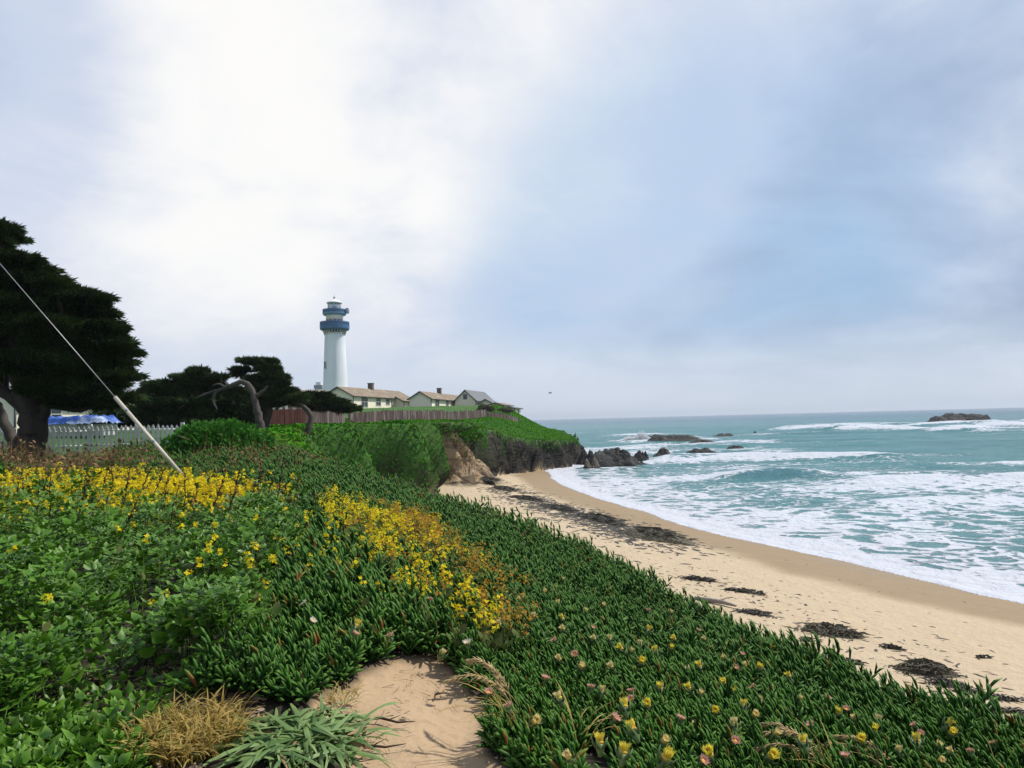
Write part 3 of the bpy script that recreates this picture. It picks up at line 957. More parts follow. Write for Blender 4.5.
# ------------------------------------------------------------------ cottages
def cottage(name, label, C, E, W, zg, ze, zr, roof, wins, chim=None, cat='house', gable_win=None, drop=1.2):
    """C: near corner of the long wall (x,y); E: its far corner; the house lies to the left of C->E"""
    C = Vector((C[0], C[1], 0)); E = Vector((E[0], E[1], 0))
    u = (E - C).normalized(); L = (E - C).length
    ang = math.atan2(u.y, u.x)
    t = thing(name, label, cat, (C.x, C.y, zg), ang)
    we, wr = ze - zg, zr - zg
    # local frame: x along the long wall, y to the left (house depth), wall face is y = 0
    b = MB()
    pr = [(0, 0, -drop), (0, W, -drop), (0, W, we), (0, W / 2, wr - 0.12), (0, 0, we)]
    b.solid([Vector(p) for p in pr], [Vector(p) + Vector((L, 0, 0)) for p in pr])
    b.build('wall', M['cream'], t)
    r_ = MB()
    ov, oy = 0.45, 0.4
    sl = (wr - we) / (W / 2)
    th = 0.16
    for sgn in (0, 1):
        y0 = -oy if sgn == 0 else W + oy
        z0 = we - oy * sl
        lo = [Vector((-ov, y0, z0)), Vector((L + ov, y0, z0)), Vector((L + ov, W / 2, wr)), Vector((-ov, W / 2, wr))]
        r_.solid(lo, [v + Vector((0, 0, th)) for v in lo])
    rf = r_.build('roof', M[roof], t)
    tr = MB()
    for xx in (-ov - 0.03, L + ov + 0.03):
        for sgn in (0, 1):
            y0 = -oy if sgn == 0 else W + oy
            z0 = we - oy * sl
            tr.tube([(xx, y0, z0 + .02), (xx, W / 2, wr + .02)], 0.13, 4)
    tr.tube([(-ov, -oy - 0.05, we - oy * sl + 0.03), (L + ov, -oy - 0.05, we - oy * sl + 0.03)], 0.10, 4)
    tr.build('roof_trim', M['trim_dark'], rf)
    for (f, hh, ww, zz) in (chim or []):
        cb = MB().box((f * L, W / 2, wr + hh / 2 - 0.4), (ww, ww, hh + 0.8))
        cb.box((f * L, W / 2, wr + hh + 0.08), (ww + .18, ww + .18, 0.16))
        cb.build('chimney', M['chimney'], rf)
    for (f, ww, hh, zc) in wins:
        ww, hh = ww * 1.25, hh * 1.12
        fr = MB()
        x = f * L
        for dx, dz, sx, sz in ((-ww / 2, 0, .1, hh + .1), (ww / 2, 0, .1, hh + .1), (0, hh / 2, ww, .1), (0, -hh / 2, ww + .2, .1), (0, 0, ww, .06), (0, 0, .06, hh)):
            fr.box((x + dx, -0.04, zc + dz), (sx, 0.10, sz))
        fo = fr.build('window', M['trim_white'], t)
        MB().box((x, -0.012, zc), (ww, 0.03, hh)).build('pane', M['glass'], fo)
    if gable_win:
        yy, ww, hh, zc = gable_win
        fo = MB().box((-0.03, yy, zc), (0.06, ww + .24, hh + .24)).build('window', M['trim_white'], t)
        MB().box((-0.07, yy, zc), (0.05, ww, hh)).build('pane', M['glass'], fo)
    # corner downpipes
    for xx in (-0.02, L * 0.62):
        MB().tube([(xx, -0.10, we), (xx, -0.10, -drop)], 0.09, 5).build('downpipe', M['trim_dark'], t)
    return t


cottage('cottage', 'long cream cottage with brown roof beside the lighthouse foot', (-31.9, 140), (-24.3, 168), 6.6, 10.2, 12.75, 14.55, 'roof_brown',
        [(0.17, 2.2, 1.9, 1.35), (0.39, 1.8, 1.5, 1.5), (0.55, 1.5, 1.2, 1.6), (0.78, 1.8, 1.5, 1.5), (0.92, 1.7, 1.9, 1.4)], [(0.50, 1.3, 1.0, 0)])
cottage('cottage', 'cream cottage with brown roof in middle of the row', (-17.5, 150), (-10.4, 187), 4.8, 9.9, 12.15, 13.6, 'roof_brown',
        [(0.12, 2.4, 1.4, 1.3), (0.33, 1.6, 1.5, 1.3), (0.56, 1.5, 1.3, 1.3), (0.72, 1.8, 1.5, 1.3), (0.9, 1.6, 1.4, 1.3)], [(0.38, 1.2, 0.9, 0)])
cottage('cottage', 'small cream wing between the first two cottages', (-24.6, 158), (-20.0, 166), 4.0, 10.0, 12.0, 12.9, 'roof_brown',
        [(0.3, 1.6, 1.4, 1.1), (0.7, 1.6, 1.4, 1.1)])
cottage('cottage', 'taller cream house with steep grey roof at end of the row', (-8.7, 165), (-4.9, 182), 5.0, 9.6, 12.0, 14.35, 'roof_grey',
        [(0.45, 1.6, 1.3, 1.2)], gable_win=(2.5, 0.9, 1.2, 3.2))
cottage('shed', 'little grey gabled shed right of the grey roofed house', (-4.6, 160), (-3.4, 166), 3.2, 9.6, 11.0, 11.9, 'roof_grey', [(0.5, 1.0, .9, .8)], cat='shed')
cottage('shed', 'low brown roofed shed among bushes near the headland crest', (-2.0, 150), (-0.2, 158), 3.5, 9.5, 10.25, 10.75, 'roof_brown', [(0.5, 1.4, .5, .3)], cat='shed')
cottage('shed', 'lowest flat shed farthest along the headland crest', (0.35, 152), (1.8, 158), 2.2, 9.2, 9.55, 9.8, 'roof_grey', [(0.5, 1.0, .4, 0.0)], cat='shed', drop=0.8)
cottage('cottage', 'brown roofed house half hidden behind cypress left of the lighthouse', (-49.5, 157), (-38, 172), 9.0, 10.2, 12.6, 15.2, 'roof_brown',
        [(0.3, 1.8, 1.3, 1.4)], [(0.2, 0.7, 1.4, 0)])
cottage('cottage', 'pale house glimpsed behind the cypress at far left', (-37.0, 52), (-33, 62), 6.0, 6.9, 9.6, 11.4, 'roof_grey', [(0.25, 1.4, 1.2, 1.5), (0.7, 1.4, 1.2, 1.5)])
cottage('cottage', 'pale house glimpsed between the two cypress groups', (-42.5, 82), (-36.5, 84), 7.0, 7.4, 10.4, 11.6, 'roof_grey', [(0.25, 1.3, 1.4, 1.7), (0.75, 1.3, 1.4, 1.7)])
# small white vent tower by the lighthouse
vt = at(319, 391, 185)
t_ = thing('vent_tower', 'small white louvred vent tower left of lighthouse base', 'vent tower', (vt.x, vt.y, 10.2))
MB().box((0, 0, 3.1), (1.7, 1.7, 6.6)).build('shaft', M['white_paint'], t_)
MB().box((0, 0, 6.9), (2.1, 2.1, 0.9)).build('louvre', M['grey_metal'], t_)
MB().box((0, 0, 7.75), (1.3, 1.3, 0.8)).build('cap', M['white_paint'], t_)


# ------------------------------------------------------------------ fences
def board_fence(name, label, pts, hgt, mat, bw=0.16, post_every=2.4, cat='fence', postmat='board_post', jitter=0.06, ztop=None):
    """closed vertical boards along a line, one panel mesh per bay and each post on its own"""
    p0 = pts[0]
    t = thing(name, label, cat, (p0[0], p0[1], gz(*p0)))
    o0 = t.location.copy()
    for (a, b_) in zip(pts[:-1], pts[1:]):
        a = Vector((a[0], a[1], 0)); b_ = Vector((b_[0], b_[1], 0))
        L = (b_ - a).length
        nb = max(1, round(L / post_every))
        u = (b_ - a) / L
        ang = math.atan2(u.y, u.x)
        nrm = Vector((u.y, -u.x, 0))
        for k in range(nb):
            s0, s1 = L * k / nb, L * (k + 1) / nb
            pb = MB()
            s = s0 + bw / 2
            zt = None
            while s < s1:
                p = a + u * s
                zg = gz(p.x, p.y)
                top = (ztop if ztop else zg + hgt) + random.uniform(-jitter, jitter)
                lo = zg - 0.25
                pb.box(Vector((p.x, p.y, (top + lo) / 2)) - o0 + nrm * random.uniform(0.0, 0.015), (bw * random.uniform(0.86, 0.97), 0.03, top - lo), ang)
                s += bw
            pb.build('board_panel', M[mat], t)
            p = a + u * s0
            zg = gz(p.x, p.y)
            MB().box(Vector((p.x, p.y, zg + hgt / 2)) - o0 - nrm * 0.09, (0.12, 0.12, hgt + 0.3), ang).build('post', M[postmat], t)
    return t


fA = at(291, 420, 52); fB = at(327, 420, 57); fC = at(345, 420, 63)
board_fence('board_fence', 'near weathered grey board fence below the low cypress', [(fA.x, fA.y), (fB.x, fB.y), (fC.x, fC.y)], 1.75, 'board_grey', 0.2)
fD = at(486, 415, 108)
board_fence('board_fence', 'long weathered board fence running above the green cliff mats', [(fC.x + .3, fC.y + .6), (fD.x, fD.y)], 1.2, 'board_grey', 0.22, 2.6)
fE = at(519, 415, 116)
board_fence('board_fence', 'low dark fence end near headland sheds', [(fD.x + .3, fD.y + .3), (fE.x, fE.y)], 0.8, 'board_grey', 0.22, 2.6)
fR0 = at(262, 420, 50); fR1 = at(306, 420, 53)
board_fence('board_fence', 'dark red stained board fence seen under the arched trunk', [(fR0.x, fR0.y), (fR1.x, fR1.y)], 1.25, 'board_red', 0.14, 2.4, postmat='board_red', jitter=0.02)


def picket_fence():
    P0 = at(-60, 440, 25.2); P1 = at(182, 440, 27.0)
    a = Vector((P0.x, P0.y, 0)); b_ = Vector((P1.x, P1.y, 0))
    L = (b_ - a).length; u = (b_ - a) / L; ang = math.atan2(u.y, u.x); nrm = Vector((u.y, -u.x, 0))
    t = thing('picket_fence', 'white picket fence with pointed pales behind the yellow flowers', 'fence', (a.x, a.y, gz(a.x, a.y)))
    o0 = t.location.copy()
    nb = 5
    for k in range(nb):
        s0, s1 = L * k / nb, L * (k + 1) / nb
        pb = MB()
        s = s0 + 0.10
        zg = None
        while s < s1 - 0.02:
            p = a + u * s
            zg = gz(p.x, p.y)
            h = 1.06 + random.uniform(-0.025, 0.025)
            w2 = 0.047
            tilt = random.uniform(-0.012, 0.012)
            base = Vector((p.x, p.y, zg - 0.05)) - o0
            prof = [(-w2, 0), (w2, 0), (w2 + tilt, h - 0.08), (tilt, h), (-w2 + tilt, h - 0.08)]
            fr = [base + u * x + Vector((0, 0, z)) + nrm * 0.012 for x, z in prof]
            pb.solid(fr, [v - nrm * 0.024 for v in fr])
            s += 0.165
        pb.build('picket_panel', M['picket'], t)
        rl = MB()
        for hz in (0.28, 0.82):
            q0 = a + u * s0; q1 = a + u * s1
            v0 = Vector((q0.x, q0.y, gz(q0.x, q0.y) + hz)) - o0 - nrm * 0.04
            v1 = Vector((q1.x, q1.y, gz(q1.x, q1.y) + hz)) - o0 - nrm * 0.04
            rl.tube([v0, v1], 0.045, 4)
        rl.build('rail', M['picket'], t)
    for k in range(nb + 1):
        p = a + u * (L * k / nb)
        MB().box(Vector((p.x, p.y, gz(p.x, p.y) + 0.5)) - o0 - nrm * 0.1, (0.12, 0.12, 1.15), ang).build('post', M['picket'], t)


picket_fence()

# ------------------------------------------------------------------ trees
SPRAY_V = [(0, 0, 0)]
SPRAY_F = []
for k_, (an_, ln_) in enumerate(((-62, .55), (-34, .82), (-8, 1.0), (18, .92), (44, .72), (70, .5))):
    a_ = R(an_); c_, s_ = math.cos(a_), math.sin(a_)
    n_ = len(SPRAY_V)
    lift = 0.10 * (k_ % 2) - 0.04
    SPRAY_V += [(s_ * ln_ * .5 - c_ * .10, lift, c_ * ln_ * .5), (s_ * ln_, lift * 2.2, c_ * ln_), (s_ * ln_ * .5 + c_ * .10, lift + .05, c_ * ln_ * .5)]
    SPRAY_F += [(0, n_, n_ + 1), (0, n_ + 1, n_ + 2)]
SPRAY_V = np.array(SPRAY_V, float); SPRAY_F = np.array(SPRAY_F)
SPRAY_TIP = np.clip(SPRAY_V[:, 2], 0, 1)
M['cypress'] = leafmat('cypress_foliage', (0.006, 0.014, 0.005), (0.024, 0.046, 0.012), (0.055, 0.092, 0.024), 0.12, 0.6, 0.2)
M['shrub_leaf'] = leafmat('shrub_leaf', (0.016, 0.085, 0.012), (0.065, 0.215, 0.030), (0.10, 0.27, 0.045), 0.3, 0.5, 0.25)


def crown_cloud(pads, size, seed, wind=(0.55, 0, 0.1)):
    """sprays spread through flattened pads; pads: (x,y,z, rx,ry,rz, count)"""
    rg = np.random.default_rng(seed)
    parts = []
    wind = np.array(wind)
    for (cx, cy, cz, rx, ry, rz, n) in pads:
        n = int(n * 1.5)
        d = rg.normal(size=(n, 3)); d /= np.linalg.norm(d, axis=1, keepdims=True)
        rad = rg.random(n) ** 0.42
        lump = 0.74 + 0.52 * fbm(d[:, 0] * 2.1 + cx, d[:, 1] * 2.1 + d[:, 2] * 1.7 + cz, seed, 3)
        p = d * rad[:, None] * lump[:, None] * np.array([rx, ry, rz])
        # thin horizontal layering inside a pad
        p[:, 2] += 0.10 * rz * np.sin(p[:, 2] / max(rz, .1) * 9 + cx)
        pos = p + np.array([cx, cy, cz])
        dirs = d * np.array([1, 1, 0.25]) + wind + rg.normal(0, 0.28, (n, 3))
        sc = size * (0.65 + 0.75 * rg.random(n))
        tn = np.clip(.45 * rg.random(n) + 1.5 * (fbm(pos[:, 0] * .9 + pos[:, 1] * .5, pos[:, 2] * 1.4, seed + 7, 3) - .32), 0, 1)
        v, f, a = stamp(SPRAY_V, SPRAY_F, pos, frames_from(dirs, rg.random(n) * 6.28), sc, tn, SPRAY_TIP)
        parts.append((v, f, a))
    return join(parts)


def tree(name, label, base, trunk_paths, pads, size, seed, bark='bark', leaf='cypress', wind=(0.55, 0, 0.1), limbs=True, group=None, rough=0.0):
    """trunk_paths: list of (points, radii) in world coordinates; pads in world coordinates"""
    base = Vector(base)
    t = thing(name, label, 'tree', base, 0, group)
    mb = MB()
    rg = random.Random(seed)
    for pts, rad in trunk_paths:
        # resample with a little wander so limbs do not look like pipes
        pts = [Vector(p) for p in pts]
        out, ro = [], []
        for i in range(len(pts) - 1):
            p0 = pts[max(i - 1, 0)]; p1 = pts[i]; p2 = pts[i + 1]; p3 = pts[min(i + 2, len(pts) - 1)]
            for k in range(6):
                s = k / 6
                q = 0.5 * ((2 * p1) + (p2 - p0) * s + (2 * p0 - 5 * p1 + 4 * p2 - p3) * s * s + (3 * p1 - p0 - 3 * p2 + p3) * s ** 3)
                rr = rad[i] * (1 - s) + rad[i + 1] * s
                out.append(q - base + Vector((rg.uniform(-1, 1), rg.uniform(-1, 1), rg.uniform(-1, 1))) * rr * 0.18)
                ro.append(rr * rg.uniform(0.92, 1.1))
        out.append(pts[-1] - base); ro.append(rad[-1])
        mb.tube(out, ro, 12)
    if limbs:
        tips = [Vector(p) for pts, _ in trunk_paths for p in pts[1:]]
        for (cx, cy, cz, rx, ry, rz, n) in pads:
            c = Vector((cx, cy, cz))
            s = min(tips, key=lambda q: (q - c).length + max(0, q.z - c.z) * 2)
            mid = s.lerp(c, 0.5) + Vector((0, 0, -0.12 * (c - s).length))
            mb.tube([s - base, mid - base, c - base + Vector((0, 0, -rz * .3))], [0.11, 0.08, 0.04], 6)
    mb.build('trunk', M[bark], t)
    if pads:
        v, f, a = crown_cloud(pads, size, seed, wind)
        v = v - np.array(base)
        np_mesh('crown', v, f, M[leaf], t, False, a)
    return t


def px_pads(lst, Yc):
    """(px, py, half width px, half height px, depth offset, count) -> world pads"""
    out = []
    for (px, py, hw, hh, dy, n) in lst:
        Y = Yc + dy
        p = at(px, py, Y)
        k = Y / FPX
        out.append((p.x, p.y, p.z, hw * k, max(hw * k * 0.85, .8), hh * k, n))
    return out


# big cypress at the left
YT = 24.0
big = [(-20, 266, 28, 11, .5, 1800), (10, 274, 22, 6, -.3, 1500), (-30, 294, 50, 22, 0, 2600), (26, 291, 24, 6, .2, 1800), (10, 307, 40, 10, -.8, 2400),
       (46, 309, 24, 5, .3, 1700), (40, 326, 36, 8, -1.0, 2400), (74, 336, 22, 4, .4, 1600), (10, 340, 44, 12, .9, 2400), (60, 348, 32, 7, -.5, 2200),
       (30, 362, 42, 9, -1.1, 2400), (80, 366, 26, 4, -.3, 1600), (68, 381, 34, 7, .3, 2200), (56, 388, 34, 6, -.6, 1700),
       (8, 366, 34, 10, .6, 1700), (82, 396, 26, 4.0, .2, 1300), (76, 401, 28, 3, -.2, 1000), (-40, 340, 58, 28, 0, 3000), (-60, 300, 48, 28, .5, 2000), (-40, 372, 45, 10, .5, 1600)]
# thin outer plates that break the outline into layers
for (a_, b_, hw_) in ((4, 226, 13), (10, 236, 14), (-6, 240, 18), (0, 250, 30), (26, 258, 20), (40, 268, 20), (52, 279, 22), (64, 285, 20), (84, 292, 22), (98, 297, 20), (92, 304, 24), (106, 313, 22), (98, 322, 26),
                      (118, 327, 20), (110, 337, 24), (122, 343, 20), (114, 351, 24), (130, 352, 14), (124, 362, 20), (112, 370, 24), (128, 376, 14), (116, 384, 18), (108, 391, 20), (124, 397, 16), (112, 404, 18)):
    big.append((a_ - hw_ * .55, b_, hw_ * random.uniform(.7, 1.35), random.uniform(.9, 2.2), random.uniform(-.8, .8), int(20 * hw_)))
bb = at(30, 461, YT)
bz_ = gz(bb.x, YT)
bX = bb.x
fork = at(34, 415, YT)
tree('cypress_tree', 'massive dark cypress with layered crown and thick trunk before the picket fence', (bX, YT, bz_),
     [([(bX - .05, YT, bz_ - .3), (bX, YT, bz_ + .35), fork, at(22, 385, YT), at(10, 330, YT), at(0, 270, YT)], [.62, .46, .40, .34, .26, .10]),
      ([at(38, 425, YT), at(47, 405, YT), at(56, 385, YT), at(80, 350, YT)], [.24, .17, .15, .08]),
      ([at(27, 410, YT), at(5, 392, YT + .2), at(-30, 370, YT + .3), at(-50, 320, YT)], [.22, .2, .16, .07])],
     px_pads(big, YT), 0.27, 5, wind=(0.55, -0.05, -0.02), group='wind shaped cypress trees')
# leaning second trunk at the frame edge
lb = at(12, 452, 25.0)
tree('cypress_tree', 'thin bare trunk leaning at the foot of the massive cypress', (lb.x, 25.6, gz(lb.x, 25.6)),
     [([(lb.x, 25.6, gz(lb.x, 25.6) - .2), at(6, 425, 25.6), at(-4, 402, 25.6), at(-24, 380, 25.6)], [.2, .17, .14, .1])], [], 0.3, 9, 'bark_bare', limbs=False, group='wind shaped cypress trees')

# wind-bent group: bare arching trunk
YB = 40.0
tb = at(259, 431, YB)
tree('cypress_tree', 'wind bent cypress whose bare trunk arches over to left', (tb.x, YB, gz(tb.x, YB)),
     [([(tb.x + .1, YB, gz(tb.x, YB) - .3), at(259, 420, YB), at(255, 402, YB), at(250, 388, YB), at(242, 382, YB), at(228, 387, YB), at(212, 392, YB), at(196, 398, YB), at(178, 409, YB)],
       [.32, .22, .19, .18, .15, .11, .08, .05, .025]),
      ([at(226, 388, YB), at(219, 384, YB), at(212, 386, YB)], [.08, .06, .03]),
      ([at(256, 396, YB), at(263, 391, YB), at(267, 386, YB)], [.12, .08, .04]),
      ([at(216, 391, YB), at(213, 400, YB), at(217, 410, YB)], [.09, .07, .04])],
     px_pads([(164, 384, 18, 1.3, .8, 420), (187, 377, 13, 1.2, .8, 330), (199, 371, 8, 1.2, .8, 200), (212, 378, 15, 1.6, 1.2, 460), (153, 391, 12, 1.1, .8, 240), (175, 388, 20, 1.6, 1.0, 600), (202, 384, 22, 2, 1.4, 800),
              (192, 393, 26, 2.2, 1.4, 1000), (216, 401, 28, 6, 2.2, 1800), (160, 399, 20, 1.5, 1.2, 500), (228, 392, 16, 5, 2.4, 1000), (148, 402, 12, 1.2, 1.0, 220), (180, 402, 30, 2.5, .8, 1000), (168, 411, 36, 3.5, 2.0, 1500), (205, 412, 34, 4, 2.2, 1500), (238, 412, 16, 7, 2.6, 1100)], YB),
     0.34, 15, 'bark_bare', wind=(-0.6, 0, 0.12), limbs=False, group='wind shaped cypress trees')
YC = 44.0
tc_ = at(262, 430, YC)
tree('cypress_tree', 'upright dark cypress with flag shaped top behind the arched trunk', (tc_.x, YC, gz(tc_.x, YC)),
     [([(tc_.x, YC, gz(tc_.x, YC) - .3), at(268, 405, YC), at(268, 385, YC), at(262, 368, YC)], [.4, .3, .22, .08])],
     px_pads([(255, 362, 12, 1.3, 0, 360), (246, 361, 6, 0.9, 0, 120), (241, 370, 8, 1.1, 0, 180), (238, 375, 5, 1.0, .1, 100), (268, 363, 9, 1.8, .2, 400), (268, 369, 11, 1.6, 0, 480), (272, 376, 10, 2.5, 0, 700), (257, 379, 11, 1.4, -.2, 360),
              (278, 384, 9, 3, .2, 700), (264, 387, 15, 2.6, -.2, 850), (284, 392, 11, 2.6, .3, 700), (298, 398, 9, 1.6, .3, 300), (266, 395, 20, 3.2, 0, 1200), (288, 401, 16, 2.6, .2, 800), (262, 403, 20, 3.0, 0, 1100), (246, 399, 12, 5, .4, 800), (283, 378, 5, 1.4, .2, 160)], YC),
     0.34, 25, wind=(-0.5, 0, 0.25), group='wind shaped cypress trees')
YD = 46.5
td = at(311, 428, YD)
tree('cypress_tree', 'low spreading cypress with hooped bare trunk before the grey fence', (td.x, YD - 2.5, gz(td.x, YD - 2.5)),
     [([(td.x + .15, YD - 2.5, gz(td.x, YD - 2.5) - .3), at(311, 420, YD - 2.5), at(306, 409, YD - 2.5), at(298, 403, YD - 2.5), at(289, 402, YD - 2.5), at(281, 405, YD - 2.5), at(276, 410, YD - 2.5)],
       [.24, .17, .14, .12, .11, .10, .08])],
     px_pads([(318, 396, 14, 2.6, 4.5, 900), (330, 402, 15, 2.6, 4.5, 900), (308, 402, 14, 3.2, 4, 900), (346, 409, 13, 1.8, 4.5, 600), (326, 406, 20, 3, 4.5, 1200), (306, 396, 9, 2, 4, 400), (336, 407, 16, 2.4, 4.5, 800)], YD),
     0.34, 35, 'bark_bare', wind=(0.6, 0, 0.1), limbs=False, group='wind shaped cypress trees')
YE = 52.0
te = at(140, 425, YE)
tree('cypress_tree', 'dense low cypress thicket behind the right end of the picket fence', (te.x, YE, gz(te.x, YE)),
     [([(te.x, YE, gz(te.x, YE) - .3), at(142, 415, YE), at(150, 405, YE)], [.35, .25, .12])],
     px_pads([(140, 416, 40, 7, 0, 2200), (180, 418, 45, 8, 1, 2400), (225, 420, 40, 9, 0, 2000), (118, 420, 30, 5, 0, 1200), (250, 421, 25, 9, 0, 1200)], YE), 0.5, 45, wind=(-0.3, 0, 0.2), group='wind shaped cypress trees')


# rounded green shrub before the fence
def shrub(name, label, px, py, Y, hw, hh, n, size, seed, mat, lumps, cat='shrub', group=None, dens_in=0.5):
    p = at(px, py, Y)
    b = Vector((p.x, Y, gz(p.x, Y)))
    t = thing(name, label, cat, b, 0, group)
    rg = np.random.default_rng(seed)
    k = Y / FPX
    pads = [(p.x + lx * hw * k, Y + ly, b.z + lz * hh * k * 2, lr * hw * k, lr * hw * k * 0.8, lr2 * hh * k * 2, int(n * q)) for (lx, ly, lz, lr, lr2, q) in lumps]
    rng2 = np.random.default_rng(seed)
    parts = []
    for (cx, cy, cz, rx, ry, rz, m) in pads:
        d = rng2.normal(size=(m, 3)); d /= np.linalg.norm(d, axis=1, keepdims=True); d[:, 2] = np.abs(d[:, 2])
        rad = 1 - (1 - dens_in) * rng2.random(m) ** 2
        lump = 0.80 + 0.40 * fbm(d[:, 0] * 3 + cx, d[:, 1] * 3 + d[:, 2] * 2, seed, 3)
        pos = d * (rad * lump)[:, None] * np.array([rx, ry, rz]) + np.array([cx, cy, cz])
        dirs = d + rng2.normal(0, 0.5, (m, 3)) + np.array([0, 0, 0.4])
        v, f, a = stamp(LEAF_V, LEAF_F, pos, frames_from(dirs, rng2.random(m) * 6.28), size * (0.6 + 0.8 * rng2.random(m)), rng2.random(m), LEAF_TIP)
        parts.append((v, f, a))
    v, f, a = join(parts)
    np_mesh('foliage', v - np.array(b), f, M[mat], t, True, a)
    st = MB()
    rr = random.Random(seed)
    for q in range(9):
        an = rr.uniform(0, 6.28); ln = rr.uniform(.3, .8) * hw * k
        st.tube([(0, 0, -.1), (math.cos(an) * ln * .4, math.sin(an) * ln * .4, hh * k * .7), (math.cos(an) * ln, math.sin(an) * ln, hh * k * 1.2)], [.035, .025, .012], 5)
    st.build('stem', M['twig'], t)
    return t


# pointed folded leaf, local Z along the leaf
LEAF_V = np.array([(0, 0, 0), (-.26, .07, .28), (0, -.02, .30), (.26, .07, .28), (-.30, .09, .55), (0, 0, .58), (.30, .09, .55), (0, .05, 1.0)], float)
LEAF_F = np.array([(0, 2, 1), (0, 3, 2), (1, 2, 5), (1, 5, 4), (2, 3, 6), (2, 6, 5), (4, 5, 7), (5, 6, 7)])
LEAF_TIP = np.array([0, .3, .3, .3, .6, .6, .6, 1.0])


def three_leaflets():
    V, F, T = [], [], []
    for k, (an, sc, st) in enumerate(((0, .72, .30), (58, .58, .22), (-58, .58, .22))):
        c, q = math.cos(R(an)), math.sin(R(an))
        for v in LEAF_V:
            x, y, z = v[0] * sc, v[1] * sc, v[2] * sc + st
            curl = -.30 * v[2] ** 2 * sc
            V.append((x * c + z * q, y + curl + (.05 if k else 0), z * c - x * q))
        F.append(LEAF_F + k * len(LEAF_V)); T.append(LEAF_TIP)
    return np.array(V), np.concatenate(F), np.concatenate(T)


LEAF3 = three_leaflets()

shrub('green_shrub', 'rounded bright green shrub at the right end of the picket fence', 218, 444, 22.5, 54, 20, 6800, 0.13, 3, 'shrub_leaf',
      [(-.25, 0, 0, .62, .9, .36), (.1, .2, 0, .6, .98, .34), (.55, 0.1, -.05, .5, .72, .2), (-.6, -.1, 0, .42, .62, .14)])
M['olive'] = leafmat('olive_leaf', (0.06, 0.075, 0.04), (0.12, 0.12, 0.07), (0.14, 0.13, 0.08), 0.2, 0.6, 0.2)
shrub('olive_bush', 'dull olive bush by the fence below grey roofed house', 484, 416, 122, 8, 3.0, 900, 0.35, 4, 'olive', [(0, 0, 0, .8, .9, .6), (.6, 0, 0, .6, .7, .4)])
shrub('olive_bush', 'second dull olive bush beside the low brown roofed shed', 503, 416, 126, 8, 2.0, 900, 0.3, 6, 'olive', [(0, 0, 0, .8, .9, .6), (.6, 0, 0, .6, .7, .4)])

# ------------------------------------------------------------------ guy wire with guard tube
ga = at(184, 477, 15.2); gb = at(115, 397, 15.2); gt = at(-90, 138, 15.2)
gt = ga + (gb - ga) * ((gt - ga).length / (gb - ga).length)
zA = gz(ga.x, ga.y)
t_ = thing('guy_wire', 'taut steel guy wire with pale guard tube slanting before the fence', 'guy wire', (ga.x, ga.y, zA))
o0 = t_.location.copy()
dirw = (gb - ga).normalized()
foot = ga - dirw * ((ga.z - zA + 0.1) / dirw.z)
MB().tube([foot - o0, gt - o0], 0.0065, 6).build('wire', M['wire'], t_)
gd = MB().tube([ga - dirw * 0.5 - o0, gb - o0], 0.042, 10).build('guard_tube', M['guard'], t_)
for kk in (.12, 1.0, 1.9):
    MB().tube([ga + dirw * kk - o0, ga + dirw * (kk + .05) - o0], 0.047, 10).build('clamp', M['grey_metal'], t_)
MB().tube([foot - dirw * .2 - o0, foot + dirw * 0.25 - o0], 0.03, 6).build('anchor_rod', M['wire'], t_)

# ------------------------------------------------------------------ blue tarp behind the fence
def tarp():
    p = at(78, 421, 33)
    zg = gz(p.x, 33)
    t = thing('covered_load', 'low pale load under a crumpled blue tarp behind picket fence', 'covered load', (p.x, 33, zg))
    L, W, H = 3.5, 1.6, at(78, 417, 33).z - zg
    MB().box((-0.6, 0, (H - .25) / 2), (1.9, W * .8, H - .25)).box((0.9, 0.1, (H - .35) / 2), (1.2, W * .7, H - .35)).build('load', M['pale_load'], t, bevel=0.03)
    nx, ny = 60, 34
    xs, ys = np.meshgrid(np.linspace(-L / 2, L / 2, nx), np.linspace(-W / 2, W / 2, ny))
    ed = np.maximum(np.abs(xs) / (L / 2), np.abs(ys) / (W / 2))
    z = H - 0.30 * sst(ed, 0.78, 1.0) + (np.abs(fbm(xs * 2.3, ys * 2.3, 8, 4, .6) - .5)) * 0.55 - 0.06
    i = np.arange(ny - 1)[:, None] * nx + np.arange(nx - 1)[None]
    f = np.stack([i, i + 1, i + nx + 1, i + nx], axis=2).reshape(-1, 4)
    o = np_mesh('tarp', np.stack([xs.ravel(), ys.ravel(), z.ravel()], axis=1), f, M['tarp'], None, True)
    o.location = (p.x, 33, zg)
    tag(o, 'crumpled blue and silver tarp spread over the load behind picket fence', 'tarp')


tarp()

# gull over the crest
gp = at(550, 393, 95)
t_ = thing('gull', 'single distant gull gliding right of the headland houses', 'bird', gp, R(20))
body = MB().lathe([(0, -0.24), (0.05, -0.18), (0.075, -0.02), (0.06, 0.12), (0.04, 0.18), (0, 0.25)], 12)
bmesh.ops.rotate(body.b, verts=body.b.verts, matrix=Matrix.Rotation(R(90), 3, 'Y'))
for sg in (-1, 1):
    body.solid([(0.07, 0, 0.02), (0.12, sg * .3, .1), (0.02, sg * .62, .04), (-.02, sg * .3, .1), (-.07, 0, .02)],
               [(0.07, 0, 0.035), (0.12, sg * .3, .112), (0.02, sg * .62, .05), (-.02, sg * .3, .112), (-.07, 0, .035)])
body.build('body', M['feather'], t_)

